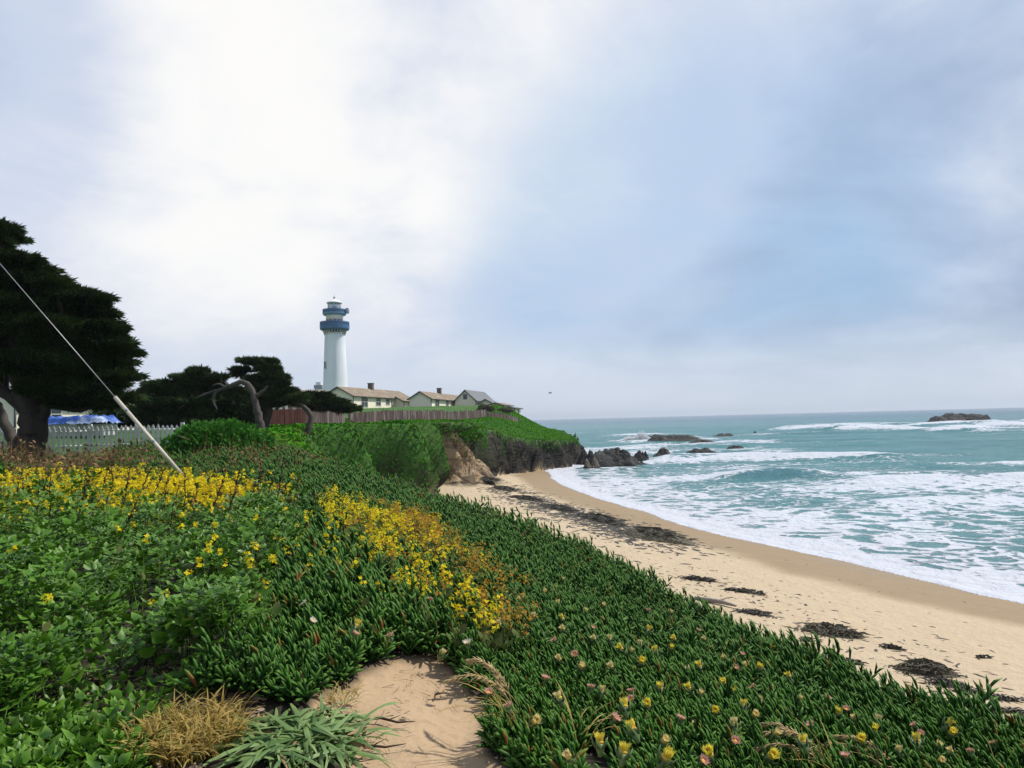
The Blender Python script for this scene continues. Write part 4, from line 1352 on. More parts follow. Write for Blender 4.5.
# ------------------------------------------------------------------ plant cover of the bluff (stuff)
def polar_points(n, r0, r1, power, a0=-44, a1=44):
    """random points round the viewpoint, thinning out with distance as r**-power"""
    u = RNG.random(n)
    e = 2 - power
    r = (r0 ** e + u * (r1 ** e - r0 ** e)) ** (1 / e)
    a = np.radians(RNG.uniform(a0, a1, n))
    return r * np.sin(a), r * np.cos(a), r


LEAFY_EDGE = lambda y: np.interp(y, [0, 3, 4, 5, 7, 10, 15], [-2.2, -1.9, -1.75, -1.75, -2.3, -3.2, -4.0])
YEL2 = [(-3.0, 11.6), (-1.7, 11.4), (-0.9, 9.6), (-0.3, 7.6), (0.05, 6.0), (-0.1, 5.1), (-0.55, 4.95), (-0.95, 5.9), (-1.35, 6.9), (-2.4, 9.4)]
YEL1 = [(-13, 16.2), (-9.5, 15.2), (-6.2, 14.6), (-4.2, 13.6), (-3.75, 11.9), (-4.3, 10.0), (-4.6, 9.2), (-6, 9.0), (-9.5, 9.0), (-13, 9.4)]
ROS = (-1.12, 3.62)
DRYG = (-1.68, 3.62)


def sd_poly(x, y, P):
    d, _ = poly_dist(x, y, P + [P[0]])
    return np.where(in_poly(x, y, P), -d, d)


def cover_masks(x, y):
    h, s, t, par, dw, rock, tan = terrain(x, y, True)
    jit = (fbm(x * 1.6, y * 1.6, 101, 3) - 0.5) * 0.9
    leafy = (x + jit < LEAFY_EDGE(y)) & (y < 12.5 + jit)
    pth = path_mask(x, y) < 0.05
    bare = (np.hypot((x - ROS[0]) / 0.50, (y - ROS[1]) / 0.42) < 1) | (np.hypot((x - DRYG[0]) / 0.30, (y - DRYG[1]) / 0.40) < 1)
    y1 = sd_poly(x, y, YEL1) + jit * 0.5
    y2 = sd_poly(x, y, YEL2) + jit * 0.35
    return h, s, t, par, leafy, pth, bare, y1, y2


# finger leaf: three sided, slightly bowed; local Z along it
def finger(seg):
    rings = {3: ((0, .55), (.45, 1.0), (.84, .80), (1.0, 0)), 2: ((0, .7), (.6, 1.0), (1.0, 0)), 1: ((0, .7), (1.0, 0))}[seg]
    V, tip, Fc = [], [], []
    for (zz, rr) in rings:
        bow = -0.30 * zz * zz
        if rr == 0:
            V.append((0, bow, zz)); tip.append(1.0)
        else:
            for k in range(3):
                a = 2 * math.pi * k / 3 + math.pi / 2
                V.append((rr * 0.115 * math.cos(a), bow + rr * 0.10 * math.sin(a), zz)); tip.append(zz)
    n = len(rings)
    for i in range(n - 1):
        for k in range(3):
            a, b = i * 3 + k, i * 3 + (k + 1) % 3
            if rings[i + 1][1] == 0:
                Fc.append((a, b, (i + 1) * 3))
            else:
                c, d = (i + 1) * 3 + k, (i + 1) * 3 + (k + 1) % 3
                Fc += [(a, b, d), (a, d, c)]
    return np.array(V, float), np.array(Fc), np.array(tip)


FING3, FING2, FING1 = finger(3), finger(2), finger(1)
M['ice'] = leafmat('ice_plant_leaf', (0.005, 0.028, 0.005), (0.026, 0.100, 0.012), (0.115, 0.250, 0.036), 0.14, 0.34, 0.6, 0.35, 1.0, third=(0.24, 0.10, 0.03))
M['ice_far'] = leafmat('mat_leaf', (0.005, 0.048, 0.003), (0.055, 0.215, 0.008), (0.085, 0.275, 0.014), 0.10, 0.65, 0.06, third=(0.13, 0.125, 0.025))
M['ice_far2'] = leafmat('bright_mat_leaf', (0.020, 0.090, 0.014), (0.065, 0.20, 0.030), (0.09, 0.24, 0.04), 0.25, 0.6, 0.12, third=(0.10, 0.09, 0.03))


def shoots(x, y, h, r, leaves, tmpl, size, up_lo=0.16, up_hi=0.50):
    """ice-plant shoots: a tuft of finger leaves opening round a short stem"""
    n = len(x)
    parts = []
    tv, tf, tt = tmpl
    lean = RNG.normal(0, 0.16, (n, 2))
    hgt = size * (0.3 + 1.9 * RNG.random(n) ** 1.6)
    tint = RNG.random(n)
    for k in range(leaves):
        lev = (k // 2) / max(1, leaves / 2 - 1)
        az = k * math.pi + (k // 2) * math.pi / 2 + RNG.normal(0, 0.3, n) + tint * 9
        el = (up_lo + (1 - lev) * (up_hi - up_lo) * 1.7) * (0.7 + 0.7 * RNG.random(n))
        d = np.stack([np.sin(el) * np.cos(az) + lean[:, 0], np.sin(el) * np.sin(az) + lean[:, 1], np.cos(el)], axis=1)
        base = np.stack([x + lean[:, 0] * hgt * lev, y + lean[:, 1] * hgt * lev, h + hgt * (0.15 + 0.75 * lev)], axis=1)
        sc = size * (0.75 + 0.5 * RNG.random(n)) * (1.0 - 0.25 * lev)
        fr = frames_from(d, np.zeros(n))
        parts.append(stamp(tv, tf, base, fr, sc, np.clip(0.15 + tint * 0.5 + RNG.random(n) * 0.2 + 0.5 * (fbm(x * .7, y * .7, 119, 3) - .5) + 0.5 * (RNG.random(n) > .955), 0, 1), tt))
    return join(parts)


def build_ice_plant():
    chunks = []
    for (n, r0, r1, pw, leaves, tmpl, size, a0) in ((11500, 1.9, 5.6, 1.0, 9, FING3, 0.105, -30), (17000, 5.6, 12.5, 1.2, 8, FING2, 0.125, -36), (20000, 12.5, 32, 1.3, 6, FING2, 0.17, -40)):
        x, y, r = polar_points(n, r0, r1, pw, a0, 46)
        h, s, t, par, leafy, pth, bare, y1, y2 = cover_masks(x, y)
        ok = ~leafy & ~pth & ~bare & (t < 0.72) & (par < 10.5) & ((y2 > -0.15) | (RNG.random(n) < .6)) & (y1 > -0.2)
        ok &= ~((y > 13.5) & (s < -7.5))
        ok &= ~((r < 2.6) & (x > -0.6) & (x < 0.1)) & ~((y < 4.05) & (x < -0.5))
        x, y, h, r = x[ok], y[ok], h[ok], r[ok]
        bump = 0.34 * (fbm(x * 1.3, y * 1.3, 111, 3) - 0.38) * sst(path_mask(x, y), 0.05, 0.8)
        edge = 0.55 + 0.45 * sst(path_mask(x, y), 0.0, 0.35)
        keep = RNG.random(len(x)) < edge
        x, y, h, bump = x[keep], y[keep], h[keep], bump[keep]
        gap = fbm(x * 2.6, y * 2.6, 113, 2) > 0.25
        x, y, h, bump = x[gap], y[gap], h[gap], bump[gap]
        size = size * np.where((x < -0.2) & (y < 9), 1.22, 1.0)
        sz = size * (0.62 + 0.85 * fbm(x * 0.9, y * 0.9, 117, 3) * (0.7 + 0.6 * RNG.random(len(x))))
        chunks.append(shoots(x, y, h + np.maximum(bump, -0.02), None, leaves, tmpl, sz))
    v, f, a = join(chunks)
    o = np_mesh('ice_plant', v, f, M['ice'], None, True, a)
    tag(o, 'thick carpet of dark green ice plant fingers beside the path and down the bank', None, None, 'stuff')


build_ice_plant()


def build_mats():
    """ice-plant curtains over the far bluff, and the bright cover behind the flowers"""
    n = 330000
    x, y, r = polar_points(n, 26, 150, 0.7, -24, 8)
    h, s, t, par, dw, rock, tan = terrain(x, y, True)
    lim = np.interp(par, [13, 14.5, 16.5, 18, 19.5], [.66, .55, .50, .34, .20]) + (fbm(x * 0.8, y * 0.8, 15, 3) - 0.5) * 0.45
    ok = (par > 8.0) & (par < 25.5) & (t < lim) & ((tan < 0.2) | (t < .52 + .3 * (fbm(x * .7, y * .7, 127, 3) - .5))) & ((s > -5.5) | (par > 15.5)) & (s > -32) & ((y < 118) | (x > -4))
    x, y, h, r = x[ok], y[ok], h[ok], r[ok]
    m = len(x)
    e = 0.25
    gx = (terrain(x + e, y) - h) / e; gy = (terrain(x, y + e) - h) / e
    nrm = np.stack([-gx, -gy, np.ones(m)], axis=1); nrm /= np.linalg.norm(nrm, axis=1, keepdims=True)
    d = nrm * 0.5 + RNG.normal(0, 0.42, (m, 3)) + np.array([0, 0, 0.1])
    # blades lie roughly along the slope so that lobes and gullies take the light
    l0 = mat_lobe(x, y, s[ok], t[ok], par[ok])
    e = 0.3
    l1 = mat_lobe(x + .25 * e, y + .97 * e, s[ok], t[ok], par[ok], .25 * e + .97 * e)
    slope = np.clip((l1 - l0) / e, -1.6, 1.6)
    nrm[:, 0] -= slope * .25; nrm[:, 1] -= slope * .97
    nrm /= np.linalg.norm(nrm, axis=1, keepdims=True)
    x = x + .97 * l0; y = y - .25 * l0; h = h + .12 * RNG.random(m)
    ny_ = nrm + RNG.normal(0, .28, (m, 3)); ny_ /= np.linalg.norm(ny_, axis=1, keepdims=True)
    zd = RNG.normal(0, 1, (m, 3)) + np.stack([nrm[:, 0], nrm[:, 1], -.6 * np.ones(m)], axis=1)
    zd -= (zd * ny_).sum(1, keepdims=True) * ny_; zd /= np.linalg.norm(zd, axis=1, keepdims=True)
    fr = np.stack([np.cross(ny_, zd), ny_, zd], axis=2)
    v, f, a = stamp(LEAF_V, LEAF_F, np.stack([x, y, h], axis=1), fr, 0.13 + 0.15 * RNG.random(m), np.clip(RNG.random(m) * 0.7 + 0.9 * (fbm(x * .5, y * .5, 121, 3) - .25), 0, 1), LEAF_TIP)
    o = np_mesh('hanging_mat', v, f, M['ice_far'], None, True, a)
    tag(o, 'green ice plant curtains hanging over the far bluff edge', None, None, 'stuff')
    # low bright cover between the shrub, the fence and the brow
    n = 60000
    x, y, r = polar_points(n, 13, 46, 1.1, -44, 4)
    h, s, t, par, leafy, pth, bare, y1, y2 = cover_masks(x, y)
    fence_y = 25.2 + (x + 20) * 0.14
    ok = (s < -1.0) & (y1 > 0.3) & (s > -16) & ~((x < -11.2) & (y > fence_y - 0.4)) & ((s < -6.5) | (y > 24)) & ~((x < -12.6) & (y > 13))
    clump = fbm(x * 0.55, y * 0.55, 131, 3)
    x, y, h, clump = x[ok], y[ok], h[ok], clump[ok]
    m = len(x)
    d = RNG.normal(0, 0.7, (m, 3)) + np.array([0, 0, 1.0])
    z = h + np.maximum(0, clump - 0.42) * 1.3 * RNG.random(m) + 0.08 * RNG.random(m)
    v, f, a = stamp(LEAF_V, LEAF_F, np.stack([x, y, z], axis=1), frames_from(d, RNG.random(m) * 6.28), 0.09 + 0.13 * RNG.random(m), np.clip(0.5 * RNG.random(m) + 0.9 * (clump - 0.2), 0, 1), LEAF_TIP)
    o = np_mesh('ground_cover', v, f, M['ice_far2'], None, True, a)
    tag(o, 'bright low green cover between the flowers and the bent cypress', None, None, 'stuff')


build_mats()

M['nettle'] = leafmat('broad_leaf', (0.005, 0.032, 0.004), (0.085, 0.215, 0.014), (0.16, 0.30, 0.040), 0.16, 0.32, 0.7)


def build_leafy():
    parts, stems = [], []
    for (n, r0, r1, pw, size, per) in ((2700, 2.2, 6.5, 1.0, 0.125, 8), (2800, 6.5, 14.5, 1.2, 0.150, 7)):
        x, y, r = polar_points(n, r0, r1, pw, -47, -2)
        h, s, t, par, leafy, pth, bare, y1, y2 = cover_masks(x, y)
        low = ((y < 4.3) & (x > -2.6)) | (y < 3.6)
        litter = (np.hypot((x + 2.2) / 0.34, (y - 4.05) / 0.34) < 1) & (RNG.random(n) < .7)
        dens = fbm(x * 1.1, y * 1.1, 141, 3)
        ok = leafy & ~pth & ~bare & ~litter & (RNG.random(n) < np.clip(dens * 5.5 - 1.95, .08, 1))
        x, y, h, low, dens = x[ok], y[ok], h[ok], low[ok], dens[ok]
        m = len(x)
        ht = np.where(low, 0.14, 0.22 + 0.55 * np.clip(dens * 2.2 - 0.7, 0, 1)) * (0.7 + 0.5 * RNG.random(m)) * np.interp(y, [3.4, 5.4], [.5, 1.0])
        lx, ly = RNG.normal(0, .10, m), RNG.normal(0, .10, m)
        tint = RNG.random(m)
        for k in range(per):
            fz = 1.0 - 0.62 * ((k + RNG.random(m)) / per) ** 1.8
            az = k * 2.4 + tint * 7 + RNG.normal(0, .3, m)
            dr = -0.25 + 0.85 * RNG.random(m) - 0.25 * (fz < .6)
            d = np.stack([np.cos(az), np.sin(az), dr], axis=1)
            rad = 0.03 + 0.07 * (1 - fz) * RNG.random(m)
            pos = np.stack([x + lx * fz + rad * np.cos(az), y + ly * fz + rad * np.sin(az), h + ht * fz], axis=1)
            fr = frames_from(d, np.full(m, math.pi) + RNG.normal(0, .55, m))
            sc = size * (0.40 + 1.05 * RNG.random(m) ** 1.5) * (1.2 - 0.45 * fz)
            parts.append(stamp(LEAF3[0], LEAF3[1], pos, fr, sc, np.clip(tint * .45 + RNG.random(m) * .55, 0, 1), LEAF3[2]))
        # stems as thin three sided spikes
        tv, tf, tt = FING1
        d = np.stack([lx, ly, ht], axis=1)
        sc3 = np.stack([np.full(m, .05), np.full(m, .05), np.linalg.norm(d, axis=1)], axis=1)
        stems.append(stamp(tv, tf, np.stack([x, y, h], axis=1), frames_from(d, np.zeros(m)), sc3, RNG.random(m), tt * 0))
    v, f, a = join(parts + stems)
    o = np_mesh('leafy_undergrowth', v, f, M['nettle'], None, True, a)
    tag(o, 'tangle of broad pointed green leaves left of the path', None, None, 'stuff')


build_leafy()

# ------------------------------------------------------------------ yellow flowers (uncountable heads)
PET_V = np.array([(0, 0, 0), (.5, .12, .10), (1, 0, .22), (.5, -.12, .10), (-.5, .12, .10), (-1, 0, .22), (-.5, -.12, .10),
                  (.12, .5, .10), (0, 1, .22), (-.12, .5, .10), (.12, -.5, .10), (0, -1, .22), (-.12, -.5, .10)], float)
PET_V[:, :2] *= 1.0
_w = 3.0
for i_ in (1, 3, 4, 6): PET_V[i_, 1] *= _w
for i_ in (7, 9, 10, 12): PET_V[i_, 0] *= _w
PET_F = np.array([(0, 3, 2), (0, 2, 1), (0, 4, 5), (0, 5, 6), (0, 7, 8), (0, 8, 9), (0, 12, 11), (0, 11, 10)])
PET_T = np.array([0, .5, 1, .5, .5, 1, .5, .5, 1, .5, .5, 1, .5])
M['yellow'] = leafmat('yellow_petal', (0.64, 0.47, 0.010), (0.80, 0.65, 0.022), (0.82, 0.70, 0.03), 0.35, 0.5, 0.2)
M['amber'] = leafmat('amber_seed_head', (0.30, 0.135, 0.030), (0.55, 0.30, 0.035), (0.62, 0.38, 0.05), 0.3, 0.6, 0.2)
M['stalk'] = leafmat('green_stalk', (0.05, 0.095, 0.025), (0.11, 0.12, 0.04), (0.13, 0.14, 0.05), 0.2, 0.6, 0.2)


def flower_stand(x, y, h, hgt, petal, per, spread):
    """heads of small four petalled flowers on thin stalks; returns flower part and stalk part"""
    n = len(x)
    fl, stl = [], []
    tv, tf, tt = FING1
    tint = RNG.random(n)
    lean = RNG.normal(0, .10, (n, 2))
    d = np.stack([lean[:, 0] * hgt, lean[:, 1] * hgt, hgt], axis=1)
    L = np.linalg.norm(d, axis=1)
    stl.append(stamp(tv, tf, np.stack([x, y, h], axis=1), frames_from(d, np.zeros(n)), np.stack([np.full(n, .05), np.full(n, .05), L * 1.02], axis=1), tint, tt * 0))
    for k in range(3):     # stem leaves
        fz = 0.25 + 0.4 * RNG.random(n)
        az = RNG.random(n) * 6.28
        dd = np.stack([np.cos(az), np.sin(az), .5 + RNG.random(n)], axis=1)
        stl.append(stamp(LEAF_V, LEAF_F, np.stack([x, y, h], axis=1) + d * fz[:, None], frames_from(dd, RNG.random(n)), 0.06 + .05 * RNG.random(n), tint, LEAF_TIP))
    for k in range(per):
        az = RNG.random(n) * 6.28; rr = spread * RNG.random(n) ** .6
        up_ = (RNG.random(n) - .75) * spread * 2.2
        pos = np.stack([x, y, h], axis=1) + d + np.stack([rr * np.cos(az), rr * np.sin(az), up_], axis=1)
        dd = np.stack([np.cos(az) * .7, np.sin(az) * .7, .3 + RNG.random(n)], axis=1) + RNG.normal(0, .3, (n, 3))
        fl.append(stamp(PET_V, PET_F, pos, frames_from(dd, RNG.random(n) * 6.28), petal * (.7 + .6 * RNG.random(n)), np.clip(tint * .5 + .5 * RNG.random(n), 0, 1), PET_T))
    return fl, stl


def build_flowers():
    fy, fa, st = [], [], []
    # broad band before the fence
    n = 9000
    x = RNG.uniform(-13, -2.8, n); y = RNG.uniform(8.4, 16.4, n)
    h, s, t, par, leafy, pth, bare, y1, y2 = cover_masks(x, y)
    dens = fbm(x * 0.7, y * 0.7, 151, 3)
    ok = (y1 < 0.1) & (RNG.random(n) < np.clip(5.0 * dens - 1.85, .04, 1)) & (RNG.random(n) < np.clip(0.25 + (y - 8.8) / 3.0, 0.1, 1)) & (RNG.random(n) < 0.75)
    x, y, h = x[ok], y[ok], h[ok]
    hg = (0.24 + 0.34 * RNG.random(len(x)) ** 1.4) * (0.75 + 0.5 * fbm(x, y, 155, 2))
    sep = RNG.random(len(x)) < np.clip(0.12 + 0.35 * (fbm(x * .5, y * .5, 152, 2) - .35) * 2 + 0.30 * sst(x, -5.5, -3.2), 0.04, .75)
    a, b = flower_stand(x[~sep], y[~sep], h[~sep], hg[~sep], 0.021, 12, 0.042); fy += a; st += b
    a, b = flower_stand(x[sep], y[sep], h[sep], hg[sep] * .95, 0.018, 9, 0.045); fa += a; st += b
    # the patch running down to the path
    n = 3400
    x = RNG.uniform(-3.2, .3, n); y = RNG.uniform(4.7, 11.8, n)
    h, s, t, par, leafy, pth, bare, y1, y2 = cover_masks(x, y)
    ok = (y2 < 0.12)
    x, y, h = x[ok], y[ok], h[ok]
    right = sst(x - np.interp(y, [5, 7, 9, 11.5], [-.35, -.75, -1.55, -2.3]), -.15, .5)
    hg = (0.34 + 0.24 * RNG.random(len(x))) * np.where(y < 6, .9, 1.1)
    sep = RNG.random(len(x)) < 0.16 + 0.68 * right
    thin = RNG.random(len(x)) < np.where(sep, .85, .50) * np.clip(3.0 * fbm(x * 1.5, y * 1.5, 158, 2) - .45, .25, 1.2)
    for q, mats, pt, per in ((~sep & thin, fy, .0165, 10), (sep & thin, fa, .012, 13)):
        a, b = flower_stand(x[q], y[q], h[q], hg[q], pt, per, 0.05); mats += a; st += b
    # a few strays among the broad leaves
    n = 240
    x = RNG.uniform(-4.2, -0.9, n); y = RNG.uniform(4.4, 9.0, n)
    h, s, t, par, leafy, pth, bare, y1, y2 = cover_masks(x, y)
    ok = ~pth & (np.abs(x - LEAFY_EDGE(y)) < 0.75) & (RNG.random(n) < .62)
    a, b = flower_stand(x[ok], y[ok], h[ok], 0.42 + 0.22 * RNG.random(ok.sum()), 0.014, 7, 0.028); fy += a; st += b
    n = 150
    x = RNG.uniform(-6.0, -1.4, n); y = RNG.uniform(4.2, 9.0, n); h = terrain(x, y)
    ok = RNG.random(n) < .4
    a, b = flower_stand(x[ok], y[ok], h[ok], 0.55 + 0.22 * RNG.random(ok.sum()), 0.017, 9, 0.026); fy += a; st += b
    for nm, prt, mt, lb in (('yellow_blossom', fy, 'yellow', 'mass of small yellow mustard blossom before the fence and along the path'),
                            ('amber_seed_heads', fa, 'amber', 'amber withering flower heads among the yellow blossom'),
                            ('flower_stalks', st, 'stalk', 'thin green stalks and leaves under the yellow blossom')):
        v, f, a = join(prt)
        tag(np_mesh(nm, v, f, M[mt], None, True, a), lb, None, None, 'stuff')


build_flowers()


# dry brush in front of the fence
def build_brush():
    n = 5200
    x = RNG.uniform(-18, -5.4, n); y = RNG.uniform(15.0, 24.6, n)
    h, s, t, par, leafy, pth, bare, y1, y2 = cover_masks(x, y)
    cl = fbm(x * .6, y * .6, 161, 3)
    ok = (y1 > 0.2) & (cl > 0.40) & (y < 25 + (x + 18) * .12) & (RNG.random(n) < np.where(x > -8.5, .55, 1))
    x, y, h, cl = x[ok], y[ok], h[ok], cl[ok]
    m = len(x)
    tv, tf, tt = FING1
    d = RNG.normal(0, .8, (m, 3)) + np.array([0, 0, .55])
    L = .25 + .45 * RNG.random(m)
    p1 = stamp(tv, tf, np.stack([x, y, h + (cl - .4) * 1.6 * RNG.random(m)], axis=1), frames_from(d, np.zeros(m)), np.stack([np.full(m, .10), np.full(m, .10), L], axis=1), RNG.random(m), tt)
    d2 = RNG.normal(0, 1, (m, 3)) + np.array([0, 0, .4])
    p2 = stamp(LEAF_V, LEAF_F, np.stack([x + RNG.normal(0, .1, m), y, h + (cl - .35) * 2.0 * RNG.random(m)], axis=1), frames_from(d2, RNG.random(m) * 6), .07 + .09 * RNG.random(m), RNG.random(m), LEAF_TIP)
    v, f, a = join([p1, p2])
    M['brush'] = leafmat('dry_brush', (0.095, 0.055, 0.030), (0.24, 0.155, 0.085), (0.26, 0.17, 0.09), .15, .8, .15, third=(0.05, 0.11, 0.03))
    tag(np_mesh('dry_brush', v, f, M['brush'], None, True, a), 'brown dry brush between the yellow flowers and picket fence', None, None, 'stuff')


build_brush()


# dark dead dock stalks standing among the yellow flowers: each its own thing
def stalk_mesh(seed):
    rg = random.Random(seed)
    b = MB()
    H = 0.95
    pts = [(0, 0, -.05)]
    for k in range(1, 7):
        pts.append((0.05 * k * 0.55 + rg.uniform(-.012, .012), rg.uniform(-.012, .012), H * k / 6))
    b.tube(pts, [.007, .0065, .006, .0055, .005, .004, .002], 5)
    for k in range(26):
        z = rg.uniform(.35, .97) * H
        i = min(5, int(z / H * 6)); s = z / H * 6 - i
        p = Vector(pts[i]).lerp(Vector(pts[min(i + 1, 6)]), s)
        d = Vector((rg.uniform(-1, 1), rg.uniform(-1, 1), rg.uniform(.3, 1.5))).normalized() * rg.uniform(.02, .06)
        b.tube([p, p + d * .6, p + d], [.003, .0075, .002], 4)
    return b


protos = []
for sd in (1, 2, 3):
    o = stalk_mesh(sd).build('dead_stalk', M['dark_twig'])
    tag(o, 'dark dead seed stalk leaning upright among the yellow flowers', 'dead stalk', 'dark dead stalks among the yellow flowers')
    protos.append(o)
spots = []
rg_ = random.Random(5)
stalk_px = [(22, 520), (38, 505), (60, 500), (75, 512), (92, 505), (100, 520), (112, 500), (118, 515), (128, 498), (136, 510), (20, 500), (8, 515), (150, 505), (160, 512), (172, 508), (182, 520), (190, 512), (205, 508), (240, 520),
            (228, 505), (50, 540), (62, 550), (10, 545), (84, 535), (140, 540), (165, 535), (215, 530), (255, 512), (272, 508), (290, 505), (30, 560), (105, 548), (196, 540), (248, 535)]
for i_, (a_, b_) in enumerate(stalk_px):
    g = ground_hit(a_, b_ + 22)
    if i_ < 3:
        o = protos[i_]
    else:
        o = protos[i_ % 3].copy(); COL.objects.link(o)
    o.location = (g.x, g.y, gz(g.x, g.y))
    o.rotation_euler = (rg_.uniform(-.16, .16), rg_.uniform(-.06, .24), rg_.uniform(-.8, .8))
    k_ = rg_.uniform(.75, 1.2)
    o.scale = (k_, k_, k_)


# ------------------------------------------------------------------ single plants by the path
def strap_leaf(L, W, droop, twist, az, el, base, seg=7):
    """long strap leaf as a folded strip; returns verts, faces, tip"""
    V, T = [], []
    p = Vector(base); e = el
    for k in range(seg + 1):
        s = k / seg
        w = W * (math.sin(math.pi * (0.12 + 0.88 * s)) ** 0.8) * (1 if s < 1 else .02)
        dirv = Vector((math.cos(az) * math.cos(e), math.sin(az) * math.cos(e), math.sin(e)))
        side = Vector((-math.sin(az), math.cos(az), 0))
        nrm = side.cross(dirv)
        tw = twist * s
        sd = side * math.cos(tw) + nrm * math.sin(tw)
        wav = math.sin(s * 13 + az * 5) * 0.28 * W
        V += [p - sd * w + nrm * wav, p - nrm.normalized() * w * 0.35, p + sd * w - nrm * wav]
        T += [s, s, s]
        p = p + dirv * (L / seg)
        e -= droop / seg
    Fc = []
    for k in range(seg):
        a = k * 3
        Fc += [(a, a + 1, a + 4, a + 3), (a + 1, a + 2, a + 5, a + 4)]
    return np.array([list(v) for v in V]), np.array(Fc), np.array(T)


def rosette():
    M['rosette'] = leafmat('grey_green_strap', (0.050, 0.120, 0.028), (0.20, 0.30, 0.10), (0.25, 0.34, 0.13), .2, .3, .8)
    M['rosette_dry'] = leafmat('dry_strap', (0.22, 0.15, 0.08), (0.36, 0.27, 0.15), (0.38, 0.28, 0.17), .2, .7, .2)
    x0, y0 = ROS
    t = thing('rosette_plant', 'sprawling rosette of long grey green strap leaves left of the path', 'plant', (x0, y0, gz(x0, y0) - 0.02))
    rg = random.Random(3)
    for nm, cnt, mt in (('leaves', 340, 'rosette'), ('dry_leaves', 30, 'rosette_dry')):
        V, F, T, Rn, off = [], [], [], [], 0
        for k in range(cnt):
            az = rg.uniform(0, 6.283)
            ring = rg.random()
            el = 0.05 + 0.55 * (1 - ring) ** 3 + rg.uniform(-.05, .25) if nm == 'leaves' else rg.uniform(.0, .25)
            L = rg.uniform(.14, .36) * (1.0 + .18 * abs(math.cos(az)))
            cx, cy = rg.gauss(0, .14), rg.gauss(0, .09)
            v, f, tt = strap_leaf(L, rg.uniform(.008, .015), rg.uniform(.7, 1.5) * (1 if el > .4 else .6), rg.uniform(-1.6, 1.6), az + rg.uniform(-.4, .4), el, (cx, cy, rg.uniform(.02, .08)))
            v[:, 2] = np.maximum(v[:, 2], 0.004 + 0.02 * rg.random()); v[:, 2] = np.minimum(v[:, 2], .11 + .25 * (v[:, 2] - .11)) if nm == 'leaves' else v[:, 2]
            V.append(v); F.append(f + off); off += len(v); T.append(tt); Rn.append(np.full(len(v), rg.random()))
        np_mesh(nm, np.concatenate(V), np.concatenate(F), M[mt], t, True, dict(tip=np.concatenate(T), rnd=np.concatenate(Rn)))


rosette()


def grass_clump(name, label, x0, y0, n, L0, L1, rad, mat, seed, el0=.9, el1=1.5, W=.004, cat='grass clump', group=None, droop=(0.5, 1.6)):
    rg = random.Random(seed)
    V, F, T, Rn, off = [], [], [], [], 0
    for k in range(n):
        az = rg.uniform(0, 6.283); q = rg.random() ** .5 * rad
        a2 = rg.uniform(0, 6.283)
        bx, by = q * math.cos(a2), q * math.sin(a2)
        v, f, tt = strap_leaf(rg.uniform(L0, L1), W * rg.uniform(.6, 1.3), rg.uniform(*droop), rg.uniform(-1, 1), az, rg.uniform(el0, el1), (bx, by, -.01), 5)
        V.append(v); F.append(f + off); off += len(v); T.append(tt); Rn.append(np.full(len(v), rg.random()))
    o = np_mesh(name, np.concatenate(V), np.concatenate(F), M[mat], None, True, dict(tip=np.concatenate(T), rnd=np.concatenate(Rn)))
    o.location = (x0, y0, gz(x0, y0))
    return tag(o, label, cat, group)


M['straw'] = leafmat('straw', (0.26, 0.19, 0.055), (0.47, 0.36, 0.12), (0.50, 0.40, 0.17), .35, .6, .2, third=(0.10, 0.17, 0.04))
M['straw_brown'] = leafmat('straw_brown', (0.20, 0.13, 0.035), (0.42, 0.30, 0.085), (0.46, 0.35, 0.12), .3, .6, .2, third=(0.08, 0.15, 0.03))
M['fresh'] = leafmat('fresh_feathery_leaf', (0.05, 0.20, 0.03), (0.11, 0.33, 0.05), (0.14, 0.36, 0.06), .35, .5, .3)
grass_clump('dry_grass_clump', 'golden dry grass clump between leafy tangle and rosette plant', DRYG[0], DRYG[1], 980, .10, .25, .27, 'straw_brown', 4, droop=(.8, 2.2))

fr_ = ground_hit(128, 757)
grass_clump('feathery_herb', 'small vivid green feathery herb beside the dry grass clump', fr_.x, fr_.y, 320, .06, .14, .13, 'fresh', 8, .3, 1.4, .007, 'herb')
for (a_, b_, lb_) in ((440, 655, 'thin straw tuft at the upper end of the path'), (340, 700, 'thin straw tuft at the left edge of the path behind the rosette')):
    g = ground_hit(a_, b_)
    grass_clump('straw_tuft', lb_, g.x, g.y, 70, .06, .16, .12, 'straw', a_, .2, 1.2, .003, 'grass tuft')


